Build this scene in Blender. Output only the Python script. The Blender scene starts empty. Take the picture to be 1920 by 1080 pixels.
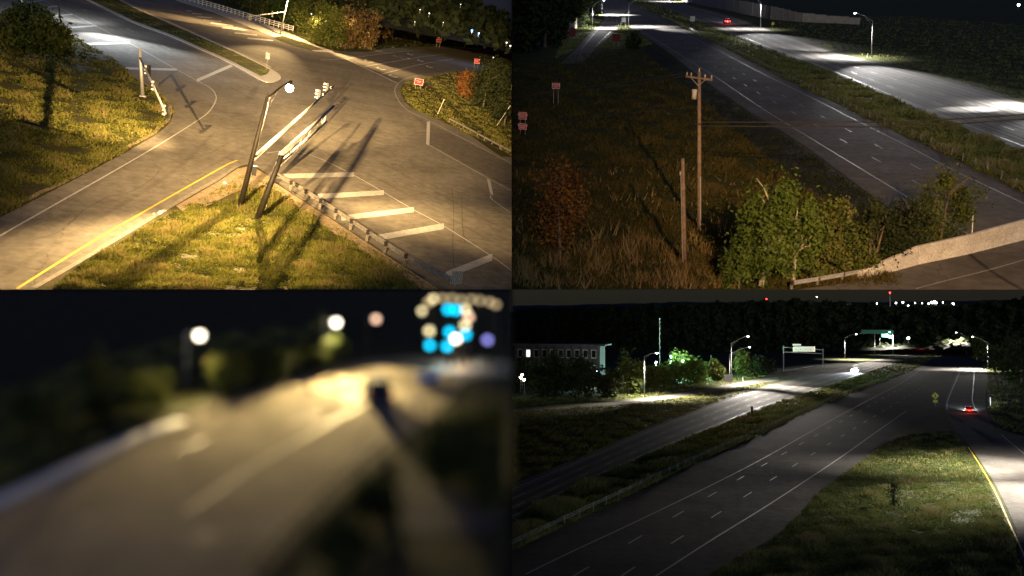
import bpy, bmesh, math, random
import numpy as np
from mathutils import Vector, Matrix
from mathutils.geometry import tessellate_polygon
random.seed(7)
RNG = np.random.default_rng(7)
PI = math.pi
SC = bpy.context.scene
COL = SC.collection

# ------------------------------------------------------------------ camera, sky, moon, exposure
F, CX, CY = 1600.0, 960.0, 543.0          # focal length and centre, in pixels of the 1920 wide photograph
cam_data = bpy.data.cameras.new('camera')
cam_data.sensor_width = 36.0
cam_data.lens = 36.0 * F / 1920.0
cam_data.shift_y = (CY - 540.0) / 1920.0
cam_data.clip_start = 0.5
cam_data.clip_end = 6000.0
cam_data.dof.use_dof = True               # the lower left view is out of focus
cam_data.dof.focus_distance = 112.0
cam_data.dof.aperture_fstop = (cam_data.lens / 1000.0) / (200.0 / F)
cam_data.dof.aperture_ratio = 1.0
cam = bpy.data.objects.new('camera', cam_data)
COL.objects.link(cam)
cam.rotation_euler = (math.radians(90), 0, 0)
SC.camera = cam

MOON_EL, MOON_AZ = math.radians(3.5), math.radians(180)      # unseen low night fill behind the camera, added as dim base light
world = bpy.data.worlds.new('World')
SC.world = world
world.use_nodes = True
wn = world.node_tree.nodes
wl = world.node_tree.links
wn.clear()
w_out = wn.new('ShaderNodeOutputWorld')
w_bg = wn.new('ShaderNodeBackground')
w_sky = wn.new('ShaderNodeTexSky')
w_sky.sky_type = 'NISHITA'
w_sky.sun_disc = False
w_sky.sun_elevation = MOON_EL
w_sky.sun_rotation = MOON_AZ
w_bg.inputs['Strength'].default_value = 0.022
w_tint = wn.new('ShaderNodeMix'); w_tint.data_type = 'RGBA'; w_tint.blend_type = 'MULTIPLY'; w_tint.inputs[0].default_value = 1.0
w_tint.inputs[7].default_value = (0.62, 1.0, 3.8, 1)          # night air: the blue end of the sky only
wl.new(w_sky.outputs[0], w_tint.inputs[6])
wl.new(w_tint.outputs[2], w_bg.inputs['Color'])
wl.new(w_bg.outputs[0], w_out.inputs['Surface'])

moon_fill = bpy.data.lights.new('moon_fill', 'SUN')
moon_fill.energy = 0.5
moon_fill.angle = math.radians(12)
moon_fill.color = (0.9, 0.97, 1.0)
moon_o = bpy.data.objects.new('moon_fill', moon_fill)
COL.objects.link(moon_o)
moon_o.rotation_euler = Vector((0.0, math.cos(MOON_EL), -math.sin(MOON_EL))).to_track_quat('-Z', 'Y').to_euler()

SC.view_settings.view_transform = 'Standard'
SC.view_settings.look = 'None'
SC.view_settings.exposure = 0.0
SC.view_settings.gamma = 1.0
SC.view_settings.use_curve_mapping = False
SC.render.engine = 'CYCLES'
SC.cycles.use_denoising = True
SC.cycles.max_bounces = 5
SC.cycles.diffuse_bounces = 2
SC.cycles.glossy_bounces = 2
SC.cycles.transmission_bounces = 2
SC.cycles.transparent_max_bounces = 4
SC.cycles.sample_clamp_indirect = 4.0
SC.cycles.use_light_tree = True

# ------------------------------------------------------------------ the four places: each has its own ground plane
def ray(u, v):
    return Vector((u - CX, F, CY - v))

class Place:
    def __init__(s, h, hor, centre, rect):
        (u1, v1), (u2, v2) = hor
        s.h, s.hor_pts, s.rect = h, hor, rect
        up = ray(u1, v1).cross(ray(u2, v2)).normalized()
        if up.z < 0: up = -up
        dc = ray(*centre)
        fwd = (dc - up * dc.dot(up)).normalized()
        right = fwd.cross(up).normalized()
        s.up = up
        s.M = Matrix(((right.x, fwd.x, up.x, -up.x * h), (right.y, fwd.y, up.y, -up.y * h),
                      (right.z, fwd.z, up.z, -up.z * h), (0, 0, 0, 1)))
        s.Mi = s.M.inverted()
        s.R3 = s.M.to_3x3()
        s.Ri = s.R3.inverted()
    def hor(s, u):
        (u1, v1), (u2, v2) = s.hor_pts
        return v1 + (v2 - v1) * (u - u1) / (u2 - u1)
    def P(s, u, v, z=0.0):                 # the point of the plane at height z seen at (u, v)
        d = ray(u, v)
        k = (z - s.h) / d.dot(s.up)
        return s.Mi @ (d * k)
    def over(s, base, u, v):               # the point on the ray (u, v) nearest to the vertical through base
        d = (s.Ri @ ray(u, v)).normalized()
        c = Vector((0, 0, s.h))
        w = c - base
        b = d.z
        t = (b * w.z - d.dot(w)) / (1 - b * b)
        return c + d * t
    def at(s, u, v, y):                    # the point on the ray at forward distance y
        d = s.Ri @ ray(u, v)
        return Vector((0, 0, s.h)) + d * (y / d.y)
    def mpp(s, p):                         # metres for one pixel at p
        return (s.M @ p).y / F
    def clip(s, pts):
        u0, u1, v0, v1 = s.rect
        def cut(pts, inside, inter):
            out = []
            for i in range(len(pts)):
                a, b = pts[i - 1], pts[i]
                ia, ib = inside(a), inside(b)
                if ia != ib: out.append(inter(a, b))
                if ib: out.append(b)
            return out
        def ix(c): return lambda a, b: (c, a[1] + (b[1] - a[1]) * (c - a[0]) / (b[0] - a[0]))
        def iy(c): return lambda a, b: (a[0] + (b[0] - a[0]) * (c - a[1]) / (b[1] - a[1]), c)
        pts = cut(pts, lambda p: p[0] >= u0, ix(u0))
        pts = cut(pts, lambda p: p[0] <= u1, ix(u1)) if pts else pts
        pts = cut(pts, lambda p: p[1] <= v1, iy(v1)) if pts else pts
        pts = cut(pts, lambda p: p[1] >= v0, iy(v0)) if pts else pts
        if pts:
            g = lambda p: p[1] - s.hor(p[0]) - 7.0
            def ih(a, b):
                t = g(a) / (g(a) - g(b))
                return (a[0] + (b[0] - a[0]) * t, a[1] + (b[1] - a[1]) * t)
            pts = cut(pts, lambda p: g(p) >= 0, ih)
        return pts
    def inside(s, u, v):
        u0, u1, v0, v1 = s.rect
        return u0 <= u <= u1 and v0 <= v <= v1 and v > s.hor(u) + 6
    def keep(s, pts, margin=0.03):         # numpy mask: local points on this place's side of the two dividing walls
        m = np.array(s.M)
        g = pts @ m[:3, :3].T + m[:3, 3]
        ok = np.ones(len(pts), bool)
        ok &= (g[:, 0] < -margin) if s.rect[1] == CX else (g[:, 0] > margin)
        ok &= (g[:, 2] > margin) if s.rect[3] == CY else (g[:, 2] < -margin)
        return ok

TL = Place(26.0, ((0, -225), (960, -19)), (480, 270), (-260, CX, -320, CY))
TR = Place(20.0, ((960, -45), (1920, -45)), (1440, 270), (CX, 2250, -36, CY))
BL = Place(1.83, ((0, 300), (960, 300)), (480, 810), (-160, CX, CY, 1240))
BR = Place(24.0, ((960, 600), (1920, 600)), (1440, 810), (CX, 2250, CY, 1240))

# ------------------------------------------------------------------ mesh helpers
def smooth(pts, n=6):
    pts = [Vector((p[0], p[1], 0)) for p in pts]
    out = []
    for i in range(len(pts) - 1):
        p0 = pts[max(i - 1, 0)]; p1 = pts[i]; p2 = pts[i + 1]; p3 = pts[min(i + 2, len(pts) - 1)]
        for k in range(n):
            t = k / n
            q = 0.5 * ((2 * p1) + (p2 - p0) * t + (2 * p0 - 5 * p1 + 4 * p2 - p3) * t * t + (3 * p1 - p0 - 3 * p2 + p3) * t ** 3)
            out.append((q.x, q.y))
    out.append((pts[-1].x, pts[-1].y))
    return out

class MB:
    def __init__(s): s.v, s.f = [], []
    def add(s, vs, fs):
        o = len(s.v)
        s.v += [tuple(x) for x in vs]
        s.f += [tuple(i + o for i in f) for f in fs]
        return s
    def box(s, c, size, rot=None):
        hx, hy, hz = size[0] / 2, size[1] / 2, size[2] / 2
        vs = [Vector((x, y, z)) for x in (-hx, hx) for y in (-hy, hy) for z in (-hz, hz)]
        if rot is not None: vs = [rot @ p for p in vs]
        c = Vector(c)
        return s.add([p + c for p in vs], [(0, 1, 3, 2), (4, 6, 7, 5), (0, 4, 5, 1), (2, 3, 7, 6), (0, 2, 6, 4), (1, 5, 7, 3)])
    def tube(s, pts, radii, seg=8, caps=True):
        pts = [Vector(p) for p in pts]
        if not isinstance(radii, (list, tuple)): radii = [radii] * len(pts)
        if len(radii) != len(pts): radii = [radii[0] + (radii[-1] - radii[0]) * i / (len(pts) - 1) for i in range(len(pts))]
        vs, fs = [], []
        ref = None
        for i, p in enumerate(pts):
            t = (pts[min(i + 1, len(pts) - 1)] - pts[max(i - 1, 0)]).normalized()
            if ref is None: ref = Vector((1, 0, 0)) if abs(t.x) < 0.8 else Vector((0, 1, 0))
            a = t.cross(ref).normalized()
            b = t.cross(a).normalized()
            ref = -b if False else ref
            for k in range(seg):
                an = 2 * PI * k / seg
                vs.append(p + (a * math.cos(an) + b * math.sin(an)) * radii[i])
        for i in range(len(pts) - 1):
            for k in range(seg):
                k2 = (k + 1) % seg
                fs.append((i * seg + k, i * seg + k2, (i + 1) * seg + k2, (i + 1) * seg + k))
        if caps:
            fs.append(tuple(range(seg - 1, -1, -1)))
            fs.append(tuple((len(pts) - 1) * seg + k for k in range(seg)))
        return s.add(vs, fs)
    def prism(s, poly, y0, y1):            # polygon in x, z pushed along y
        n = len(poly)
        vs = [(x, y0, z) for x, z in poly] + [(x, y1, z) for x, z in poly]
        fs = [tuple(range(n)), tuple(range(2 * n - 1, n - 1, -1))]
        fs += [(i, i + n, (i + 1) % n + n, (i + 1) % n) for i in range(n)]
        return s.add(vs, fs)
    def ball(s, c, r, seg=10, ring=7):
        if not isinstance(r, (tuple, list)): r = (r, r, r)
        vs, fs = [], []
        for i in range(ring + 1):
            th = PI * i / ring
            for k in range(seg):
                ph = 2 * PI * k / seg
                vs.append((c[0] + r[0] * math.sin(th) * math.cos(ph), c[1] + r[1] * math.sin(th) * math.sin(ph), c[2] + r[2] * math.cos(th)))
        for i in range(ring):
            for k in range(seg):
                k2 = (k + 1) % seg
                fs.append((i * seg + k, (i + 1) * seg + k, (i + 1) * seg + k2, i * seg + k2))
        return s.add(vs, fs)
    def mesh(s, name, m, smooth_it=False):
        me = bpy.data.meshes.new(name)
        me.from_pydata(s.v, [], s.f)
        me.materials.append(m)
        if smooth_it: me.polygons.foreach_set('use_smooth', [True] * len(me.polygons))
        me.update()
        return me
    def build(s, name, m, parent=None, smooth_it=False):
        return obj(name, s.mesh(name, m, smooth_it), parent)

def obj(name, me, parent=None):
    o = bpy.data.objects.new(name, me)
    COL.objects.link(o)
    if parent is not None: o.parent = parent
    return o

def tag(o, label=None, cat=None, group=None, kind=None):
    if label: o['label'] = label
    if cat: o['category'] = cat
    if group: o['group'] = group
    if kind: o['kind'] = kind
    return o

def thing(name, label, cat, q, loc, rz=0.0, group=None):
    o = bpy.data.objects.new(name, None)
    o.empty_display_size = 0.2
    COL.objects.link(o)
    o.matrix_world = q.M @ Matrix.Translation(Vector(loc)) @ Matrix.Rotation(rz, 4, 'Z')
    return tag(o, label, cat, group)

def fast_mesh(name, verts, faces, m, rnd=None):
    me = bpy.data.meshes.new(name)
    n, k = faces.shape
    me.vertices.add(len(verts))
    me.vertices.foreach_set('co', np.ascontiguousarray(verts, np.float32).ravel())
    me.loops.add(n * k)
    me.loops.foreach_set('vertex_index', np.ascontiguousarray(faces, np.int32).ravel())
    me.polygons.add(n)
    me.polygons.foreach_set('loop_start', np.arange(0, n * k, k, dtype=np.int32))
    me.update(calc_edges=True)
    if rnd is not None:
        a = me.attributes.new('rnd', 'FLOAT', 'POINT')
        a.data.foreach_set('value', np.ascontiguousarray(rnd, np.float32))
    me.materials.append(m)
    return me

LK = 1.0
def light(name, kind, parent, loc, watts, color, size=0.15, cone=None, blend=0.6, aim=None):
    d = bpy.data.lights.new(name, kind)
    d.energy = watts * LK
    d.color = color
    d.shadow_soft_size = size
    if kind == 'SPOT':
        d.spot_size = math.radians(cone); d.spot_blend = blend
    o = bpy.data.objects.new(name, d)
    COL.objects.link(o)
    o.parent = parent
    o.location = loc
    if aim is not None:
        o.rotation_euler = (Vector(aim) - Vector(loc)).to_track_quat('-Z', 'Y').to_euler()
    return o

# ------------------------------------------------------------------ materials
def srgb(r, g, b):
    f = lambda c: (c / 255 / 12.92) if c / 255 <= 0.04045 else ((c / 255 + 0.055) / 1.055) ** 2.4
    return (f(r), f(g), f(b), 1)

def new_mat(name):
    m = bpy.data.materials.new(name)
    m.use_nodes = True
    nt = m.node_tree
    b = nt.nodes['Principled BSDF']
    return m, nt, b

def mix(nt, fac, a, b):
    n = nt.nodes.new('ShaderNodeMix')
    n.data_type = 'RGBA'
    for i, val in ((0, fac), (6, a), (7, b)):
        if hasattr(val, 'is_output'): nt.links.new(val, n.inputs[i])
        else: n.inputs[i].default_value = val
    return n.outputs[2]

def noise(nt, scale, detail=3, rough=0.55, stretch=None, dist=0.0):
    tc = nt.nodes.new('ShaderNodeTexCoord')
    n = nt.nodes.new('ShaderNodeTexNoise')
    n.inputs['Scale'].default_value = scale
    n.inputs['Detail'].default_value = detail
    n.inputs['Roughness'].default_value = rough
    n.inputs['Distortion'].default_value = dist
    if stretch:
        mp = nt.nodes.new('ShaderNodeMapping')
        mp.inputs['Scale'].default_value = stretch
        nt.links.new(tc.outputs['Object'], mp.inputs[0]); nt.links.new(mp.outputs[0], n.inputs['Vector'])
    else:
        nt.links.new(tc.outputs['Object'], n.inputs['Vector'])
    return n.outputs['Fac']

def ramp(nt, src, stops):
    r = nt.nodes.new('ShaderNodeValToRGB')
    e = r.color_ramp.elements
    while len(e) < len(stops): e.new(0.5)
    for i, (p, c) in enumerate(stops):
        e[i].position = p
        e[i].color = c if isinstance(c, tuple) else (c, c, c, 1)
    nt.links.new(src, r.inputs[0])
    return r.outputs[0]

def bump(nt, b, src, strength, dist=0.05):
    n = nt.nodes.new('ShaderNodeBump')
    n.inputs['Strength'].default_value = strength
    n.inputs['Distance'].default_value = dist
    nt.links.new(src, n.inputs['Height'])
    nt.links.new(n.outputs[0], b.inputs['Normal'])

def noisy(name, c1, c2, scale=3.0, rough=0.8, metal=0.0, bmp=0.15, fine=None, spec=0.3, bd=0.05):
    m, nt, b = new_mat(name)
    f = ramp(nt, noise(nt, scale, 5), [(0.35, 0.0), (0.65, 1.0)])
    c = mix(nt, f, c1, c2)
    if fine:
        g = ramp(nt, noise(nt, fine, 2), [(0.4, 0.75), (0.6, 1.15)])
        n = nt.nodes.new('ShaderNodeMix'); n.data_type = 'RGBA'; n.blend_type = 'MULTIPLY'; n.inputs[0].default_value = 1.0
        nt.links.new(c, n.inputs[6]); nt.links.new(g, n.inputs[7]); c = n.outputs[2]
    nt.links.new(c, b.inputs['Base Color'])
    b.inputs['Roughness'].default_value = rough
    b.inputs['Metallic'].default_value = metal
    b.inputs['Specular IOR Level'].default_value = spec
    if bmp: bump(nt, b, noise(nt, scale * 6, 4), bmp, bd)
    return m

def asphalt(name, c1, c2, unit=1.0, cracks=True, rough=0.95, spec=0.06):
    m, nt, b = new_mat(name)
    big = ramp(nt, noise(nt, 0.11 / unit, 5, 0.6), [(0.32, 0.0), (0.68, 1.0)])
    c = mix(nt, big, c1, c2)
    mid = ramp(nt, noise(nt, 0.9 / unit, 4, 0.6, None, 0.4), [(0.3, 0.74), (0.7, 1.18)])
    fine = ramp(nt, noise(nt, 16 / unit, 2), [(0.3, 0.85), (0.7, 1.12)])
    for g in (mid, fine):
        n = nt.nodes.new('ShaderNodeMix'); n.data_type = 'RGBA'; n.blend_type = 'MULTIPLY'; n.inputs[0].default_value = 1.0
        nt.links.new(c, n.inputs[6]); nt.links.new(g, n.inputs[7]); c = n.outputs[2]
    if cracks:
        tc = nt.nodes.new('ShaderNodeTexCoord')
        nz = nt.nodes.new('ShaderNodeTexNoise'); nz.inputs['Scale'].default_value = 0.35 / unit; nz.inputs['Detail'].default_value = 5
        nt.links.new(tc.outputs['Object'], nz.inputs['Vector'])
        mx = nt.nodes.new('ShaderNodeMix'); mx.data_type = 'VECTOR'; mx.blend_type = 'MIX' if hasattr(mx, 'blend_type') else 'MIX'
        ad = nt.nodes.new('ShaderNodeVectorMath'); ad.operation = 'MULTIPLY_ADD'
        nt.links.new(nz.outputs['Color'], ad.inputs[0]); ad.inputs[1].default_value = (3 * unit, 3 * unit, 0)
        nt.links.new(tc.outputs['Object'], ad.inputs[2])
        nt.nodes.remove(mx)
        vo = nt.nodes.new('ShaderNodeTexVoronoi'); vo.feature = 'DISTANCE_TO_EDGE'; vo.inputs['Scale'].default_value = 0.085 / unit
        nt.links.new(ad.outputs[0], vo.inputs['Vector'])
        k = ramp(nt, vo.outputs['Distance'], [(0.0, 0.55), (0.004, 0.0)])
        c = mix(nt, k, c, (c1[0] * 0.35, c1[1] * 0.33, c1[2] * 0.3, 1))
    nt.links.new(c, b.inputs['Base Color'])
    b.inputs['Roughness'].default_value = rough
    b.inputs['Specular IOR Level'].default_value = spec
    bump(nt, b, noise(nt, 22 / unit, 3), 0.25, 0.02 * unit)
    return m

def paint(name, c, under, wear=0.47, unit=1.0):
    m, nt, b = new_mat(name)
    w = ramp(nt, noise(nt, 2.2 / unit, 6, 0.7), [(wear - 0.12, 0.75), (wear + 0.08, 0.0)])
    nt.links.new(mix(nt, w, c, under), b.inputs['Base Color'])
    b.inputs['Roughness'].default_value = 0.6
    bump(nt, b, noise(nt, 20 / unit, 3), 0.2, 0.02 * unit)
    return m

def leafy(name, cols, trans=0.25, rough=0.85):
    m, nt, b = new_mat(name)
    at = nt.nodes.new('ShaderNodeAttribute'); at.attribute_name = 'rnd'
    n = len(cols)
    c = ramp(nt, at.outputs['Fac'], [(i / (n - 1), x) for i, x in enumerate(cols)])
    nt.links.new(c, b.inputs['Base Color'])
    b.inputs['Roughness'].default_value = rough
    b.inputs['Specular IOR Level'].default_value = 0.03
    if trans:
        t = nt.nodes.new('ShaderNodeBsdfTranslucent')
        nt.links.new(c, t.inputs['Color'])
        ms = nt.nodes.new('ShaderNodeMixShader'); ms.inputs[0].default_value = trans
        nt.links.new(b.outputs[0], ms.inputs[1]); nt.links.new(t.outputs[0], ms.inputs[2])
        nt.links.new(ms.outputs[0], nt.nodes['Material Output'].inputs['Surface'])
    return m

def glow(name, c, strength):
    m, nt, b = new_mat(name)
    b.inputs['Base Color'].default_value = (c[0], c[1], c[2], 1)
    b.inputs['Emission Color'].default_value = (c[0], c[1], c[2], 1)
    b.inputs['Emission Strength'].default_value = strength
    return m

def soil(name, cols, scale=0.5, unit=1.0):
    m, nt, b = new_mat(name)
    f = noise(nt, scale / unit, 6, 0.65)
    c = ramp(nt, f, [(0.3 + 0.4 * i / (len(cols) - 1), x) for i, x in enumerate(cols)])
    g = ramp(nt, noise(nt, 9 / unit, 3), [(0.35, 0.6), (0.65, 1.25)])
    n = nt.nodes.new('ShaderNodeMix'); n.data_type = 'RGBA'; n.blend_type = 'MULTIPLY'; n.inputs[0].default_value = 1.0
    nt.links.new(c, n.inputs[6]); nt.links.new(g, n.inputs[7])
    nt.links.new(n.outputs[2], b.inputs['Base Color'])
    b.inputs['Roughness'].default_value = 0.95
    b.inputs['Specular IOR Level'].default_value = 0.1
    bump(nt, b, noise(nt, 7 / unit, 4), 0.6, 0.08 * unit)
    return m

ASPH = (0.150, 0.140, 0.125, 1)
M = {}
M['asphalt'] = asphalt('asphalt', (0.145, 0.132, 0.112, 1), (0.215, 0.198, 0.17, 1))
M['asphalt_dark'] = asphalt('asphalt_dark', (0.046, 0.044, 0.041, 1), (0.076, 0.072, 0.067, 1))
M['track'] = asphalt('tyre_track', (0.125, 0.114, 0.097, 1), (0.19, 0.175, 0.15, 1), 1.0, False)
M['asphalt_lane'] = asphalt('asphalt_lane', (0.125, 0.112, 0.095, 1), (0.155, 0.14, 0.12, 1))
M['asphalt_hwy'] = asphalt('asphalt_highway', (0.10, 0.093, 0.082, 1), (0.152, 0.142, 0.126, 1))
M['white'] = paint('white_paint', (0.52, 0.51, 0.48, 1), (0.26, 0.24, 0.21, 1))
M['white_hwy'] = paint('white_highway_paint', (0.30, 0.29, 0.27, 1), (0.15, 0.14, 0.13, 1))
M['yellow'] = paint('yellow_paint', (0.74, 0.50, 0.03, 1), (0.42, 0.27, 0.04, 1), 0.36)
M['concrete'] = noisy('concrete', (0.36, 0.33, 0.29, 1), (0.48, 0.45, 0.40, 1), 1.2, 0.9, 0, 0.2, 12, 0.3, 0.01)
M['gutter'] = noisy('gutter_concrete', (0.20, 0.18, 0.15, 1), (0.27, 0.245, 0.205, 1), 1.2, 0.9, 0, 0.2, 12, 0.2, 0.01)
M['concrete_pale'] = noisy('concrete_pale', (0.45, 0.42, 0.37, 1), (0.56, 0.53, 0.47, 1), 0.8, 0.9, 0, 0.15, 9, 0.3, 0.008)
M['galv'] = noisy('galvanised_steel', (0.36, 0.36, 0.36, 1), (0.52, 0.52, 0.52, 1), 4, 0.5, 0.55, 0.05)
M['arm_metal'] = noisy('aluminium', (0.62, 0.60, 0.55, 1), (0.72, 0.70, 0.64, 1), 3, 0.45, 0.15, 0.03)
M['bronze'] = noisy('bronze_paint', (0.012, 0.010, 0.007, 1), (0.02, 0.016, 0.011, 1), 2, 0.6, 0.0, 0.05)
M['black'] = noisy('black_plastic', (0.012, 0.012, 0.012, 1), (0.02, 0.02, 0.02, 1), 5, 0.5, 0, 0.03)
M['rust'] = noisy('weathered_rail', (0.20, 0.18, 0.15, 1), (0.34, 0.32, 0.28, 1), 3, 0.7, 0.35, 0.1)
M['rubber'] = noisy('post_block', (0.025, 0.022, 0.02, 1), (0.045, 0.04, 0.035, 1), 6, 0.9)
M['wood'] = noisy('pole_wood', (0.16, 0.11, 0.075, 1), (0.26, 0.19, 0.13, 1), 2.5, 0.9, 0, 0.4, 20)
M['bark'] = noisy('bark', (0.10, 0.075, 0.05, 1), (0.18, 0.14, 0.10, 1), 5, 0.95, 0, 0.5)
M['birch'] = noisy('pale_bark', (0.30, 0.26, 0.20, 1), (0.42, 0.38, 0.31, 1), 5, 0.9, 0, 0.4)
M['white_fence'] = noisy('white_fence_paint', (0.68, 0.66, 0.62, 1), (0.78, 0.76, 0.72, 1), 3, 0.6, 0, 0.05)
M['red_sign'] = noisy('red_sign_sheet', (0.55, 0.025, 0.03, 1), (0.62, 0.04, 0.04, 1), 3, 0.45, 0, 0)
M['dark_red'] = noisy('dark_red_sheet', (0.10, 0.012, 0.012, 1), (0.13, 0.02, 0.018, 1), 3, 0.7, 0, 0)
M['orange_sign'] = noisy('orange_sign_sheet', (0.75, 0.09, 0.035, 1), (0.80, 0.12, 0.05, 1), 3, 0.45, 0, 0)
M['sign_white'] = noisy('sign_white', (0.74, 0.74, 0.74, 1), (0.80, 0.80, 0.80, 1), 3, 0.45, 0, 0)
M['sign_back'] = noisy('sign_back', (0.40, 0.41, 0.42, 1), (0.5, 0.51, 0.52, 1), 3, 0.45, 0.4, 0)
M['sign_green'] = noisy('sign_green', (0.01, 0.16, 0.085, 1), (0.012, 0.19, 0.1, 1), 3, 0.45, 0, 0)
M['sign_yellow'] = noisy('sign_yellow', (0.62, 0.62, 0.02, 1), (0.68, 0.68, 0.04, 1), 3, 0.45, 0, 0)
M['reflection_blue'] = noisy('reflection_blue', (0.02, 0.10, 0.42, 1), (0.03, 0.13, 0.48, 1), 3, 0.45, 0, 0)
M['lawn'] = soil('lawn_soil', [(0.035, 0.034, 0.012, 1), (0.05, 0.05, 0.016, 1), (0.062, 0.054, 0.022, 1), (0.085, 0.066, 0.034, 1)], 0.35)
M['verge'] = soil('verge_soil', [(0.03, 0.036, 0.014, 1), (0.045, 0.05, 0.018, 1), (0.065, 0.06, 0.028, 1)], 0.25)
M['dirt'] = soil('bare_dirt', [(0.22, 0.165, 0.10, 1), (0.30, 0.23, 0.15, 1), (0.38, 0.30, 0.20, 1)], 1.2)
M['dark_soil'] = soil('dark_soil', [(0.02, 0.022, 0.014, 1), (0.035, 0.035, 0.02, 1), (0.05, 0.045, 0.028, 1)], 0.2)
M['hill'] = soil('wooded_hill', [(0.015, 0.017, 0.014, 1), (0.028, 0.03, 0.025, 1), (0.042, 0.043, 0.036, 1)], 0.05, 3)
M['grass'] = leafy('grass_blades', [(0.04, 0.045, 0.012, 1), (0.10, 0.108, 0.022, 1), (0.165, 0.165, 0.034, 1), (0.19, 0.15, 0.065, 1)], 0.2)
M['grass_green'] = leafy('grass_blades_green', [(0.06, 0.085, 0.026, 1), (0.11, 0.14, 0.04, 1), (0.16, 0.175, 0.06, 1), (0.2, 0.175, 0.085, 1)], 0.2)
M['grass_tan'] = leafy('grass_blades_dry', [(0.09, 0.085, 0.02, 1), (0.18, 0.13, 0.045, 1), (0.26, 0.185, 0.075, 1), (0.33, 0.25, 0.12, 1)], 0.2)
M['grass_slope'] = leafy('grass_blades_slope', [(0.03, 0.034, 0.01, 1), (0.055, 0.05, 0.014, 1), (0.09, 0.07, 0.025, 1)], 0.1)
M['leaf'] = leafy('leaves_green', [(0.035, 0.05, 0.014, 1), (0.065, 0.085, 0.02, 1), (0.10, 0.115, 0.03, 1), (0.14, 0.14, 0.045, 1)])
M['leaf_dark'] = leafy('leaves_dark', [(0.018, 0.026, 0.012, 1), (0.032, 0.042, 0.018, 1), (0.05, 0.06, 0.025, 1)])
M['leaf_bright'] = leafy('leaves_bright', [(0.05, 0.085, 0.018, 1), (0.085, 0.13, 0.028, 1), (0.13, 0.17, 0.045, 1)], 0.35)
M['leaf_brown'] = leafy('leaves_brown', [(0.06, 0.045, 0.025, 1), (0.11, 0.075, 0.035, 1), (0.17, 0.12, 0.05, 1)])
M['leaf_rust'] = leafy('leaves_rust', [(0.08, 0.03, 0.02, 1), (0.16, 0.07, 0.025, 1), (0.26, 0.14, 0.03, 1)])
M['glass'] = noisy('dark_glass', (0.01, 0.012, 0.015, 1), (0.016, 0.018, 0.02, 1), 2, 0.08, 0, 0, None, 0.6)
M['wall'] = noisy('noise_wall_panel', (0.42, 0.38, 0.31, 1), (0.52, 0.47, 0.39, 1), 0.6, 0.9, 0, 0.15, 6)
M['wall_post'] = noisy('noise_wall_post', (0.36, 0.33, 0.28, 1), (0.44, 0.41, 0.35, 1), 1, 0.9, 0, 0.1)
M['building'] = noisy('building_wall', (0.045, 0.045, 0.048, 1), (0.07, 0.07, 0.073, 1), 0.4, 0.85, 0, 0.05)
M['partition'] = noisy('matte_black_board', (0.004, 0.004, 0.004, 1), (0.006, 0.006, 0.006, 1), 1, 1.0, 0, 0, None, 0.0)
M['wire'] = noisy('wire', (0.02, 0.02, 0.02, 1), (0.03, 0.03, 0.03, 1), 1, 0.7, 0, 0)
M['car_dark'] = noisy('car_paint_dark', (0.02, 0.03, 0.05, 1), (0.025, 0.035, 0.06, 1), 1, 0.25, 0.4, 0)
M['car_grey'] = noisy('car_paint_grey', (0.20, 0.20, 0.21, 1), (0.23, 0.23, 0.24, 1), 1, 0.25, 0.5, 0)
M['car_red'] = noisy('car_paint_red', (0.26, 0.02, 0.02, 1), (0.3, 0.03, 0.03, 1), 1, 0.25, 0.3, 0)
M['van_blue'] = noisy('van_paint', (0.006, 0.016, 0.045, 1), (0.008, 0.02, 0.055, 1), 1, 0.8, 0.0, 0, None, 0.1)
M['tyre'] = noisy('tyre', (0.012, 0.012, 0.012, 1), (0.02, 0.02, 0.02, 1), 8, 0.9, 0, 0.1)
M['glow_warm'] = glow('lamp_glow_warm', (1.0, 0.80, 0.45), 40)
M['glow_white'] = glow('lamp_glow_white', (1.0, 0.97, 0.90), 30)
M['glow_far'] = glow('far_lamp_glow', (1.0, 0.96, 0.9), 2.2)
M['glow_cool'] = glow('lamp_glow_cool', (0.80, 0.90, 1.0), 40)
M['glow_head'] = glow('headlamp_glow', (0.75, 0.86, 1.0), 120)
M['glow_red'] = glow('tail_lamp_glow', (1.0, 0.05, 0.03), 9)
M['glow_green'] = glow('green_glow', (0.25, 1.0, 0.65), 6)
M['glow_blue'] = glow('blue_glow', (0.12, 0.35, 1.0), 10)
M['glow_window'] = glow('window_glow', (1.0, 0.97, 0.92), 1.3)
M['glow_sign'] = glow('lit_sign_face', (0.82, 0.86, 0.66), 0.55)
M['glow_signw'] = glow('lit_sign_end', (1.0, 0.85, 0.66), 0.95)
M['lens_off'] = noisy('signal_lens', (0.10, 0.09, 0.08, 1), (0.15, 0.14, 0.12, 1), 3, 0.2, 0, 0)
WARM, WHITE, COOL = (1.0, 0.64, 0.265), (1.0, 0.93, 0.82), (0.86, 0.93, 1.0)

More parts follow.
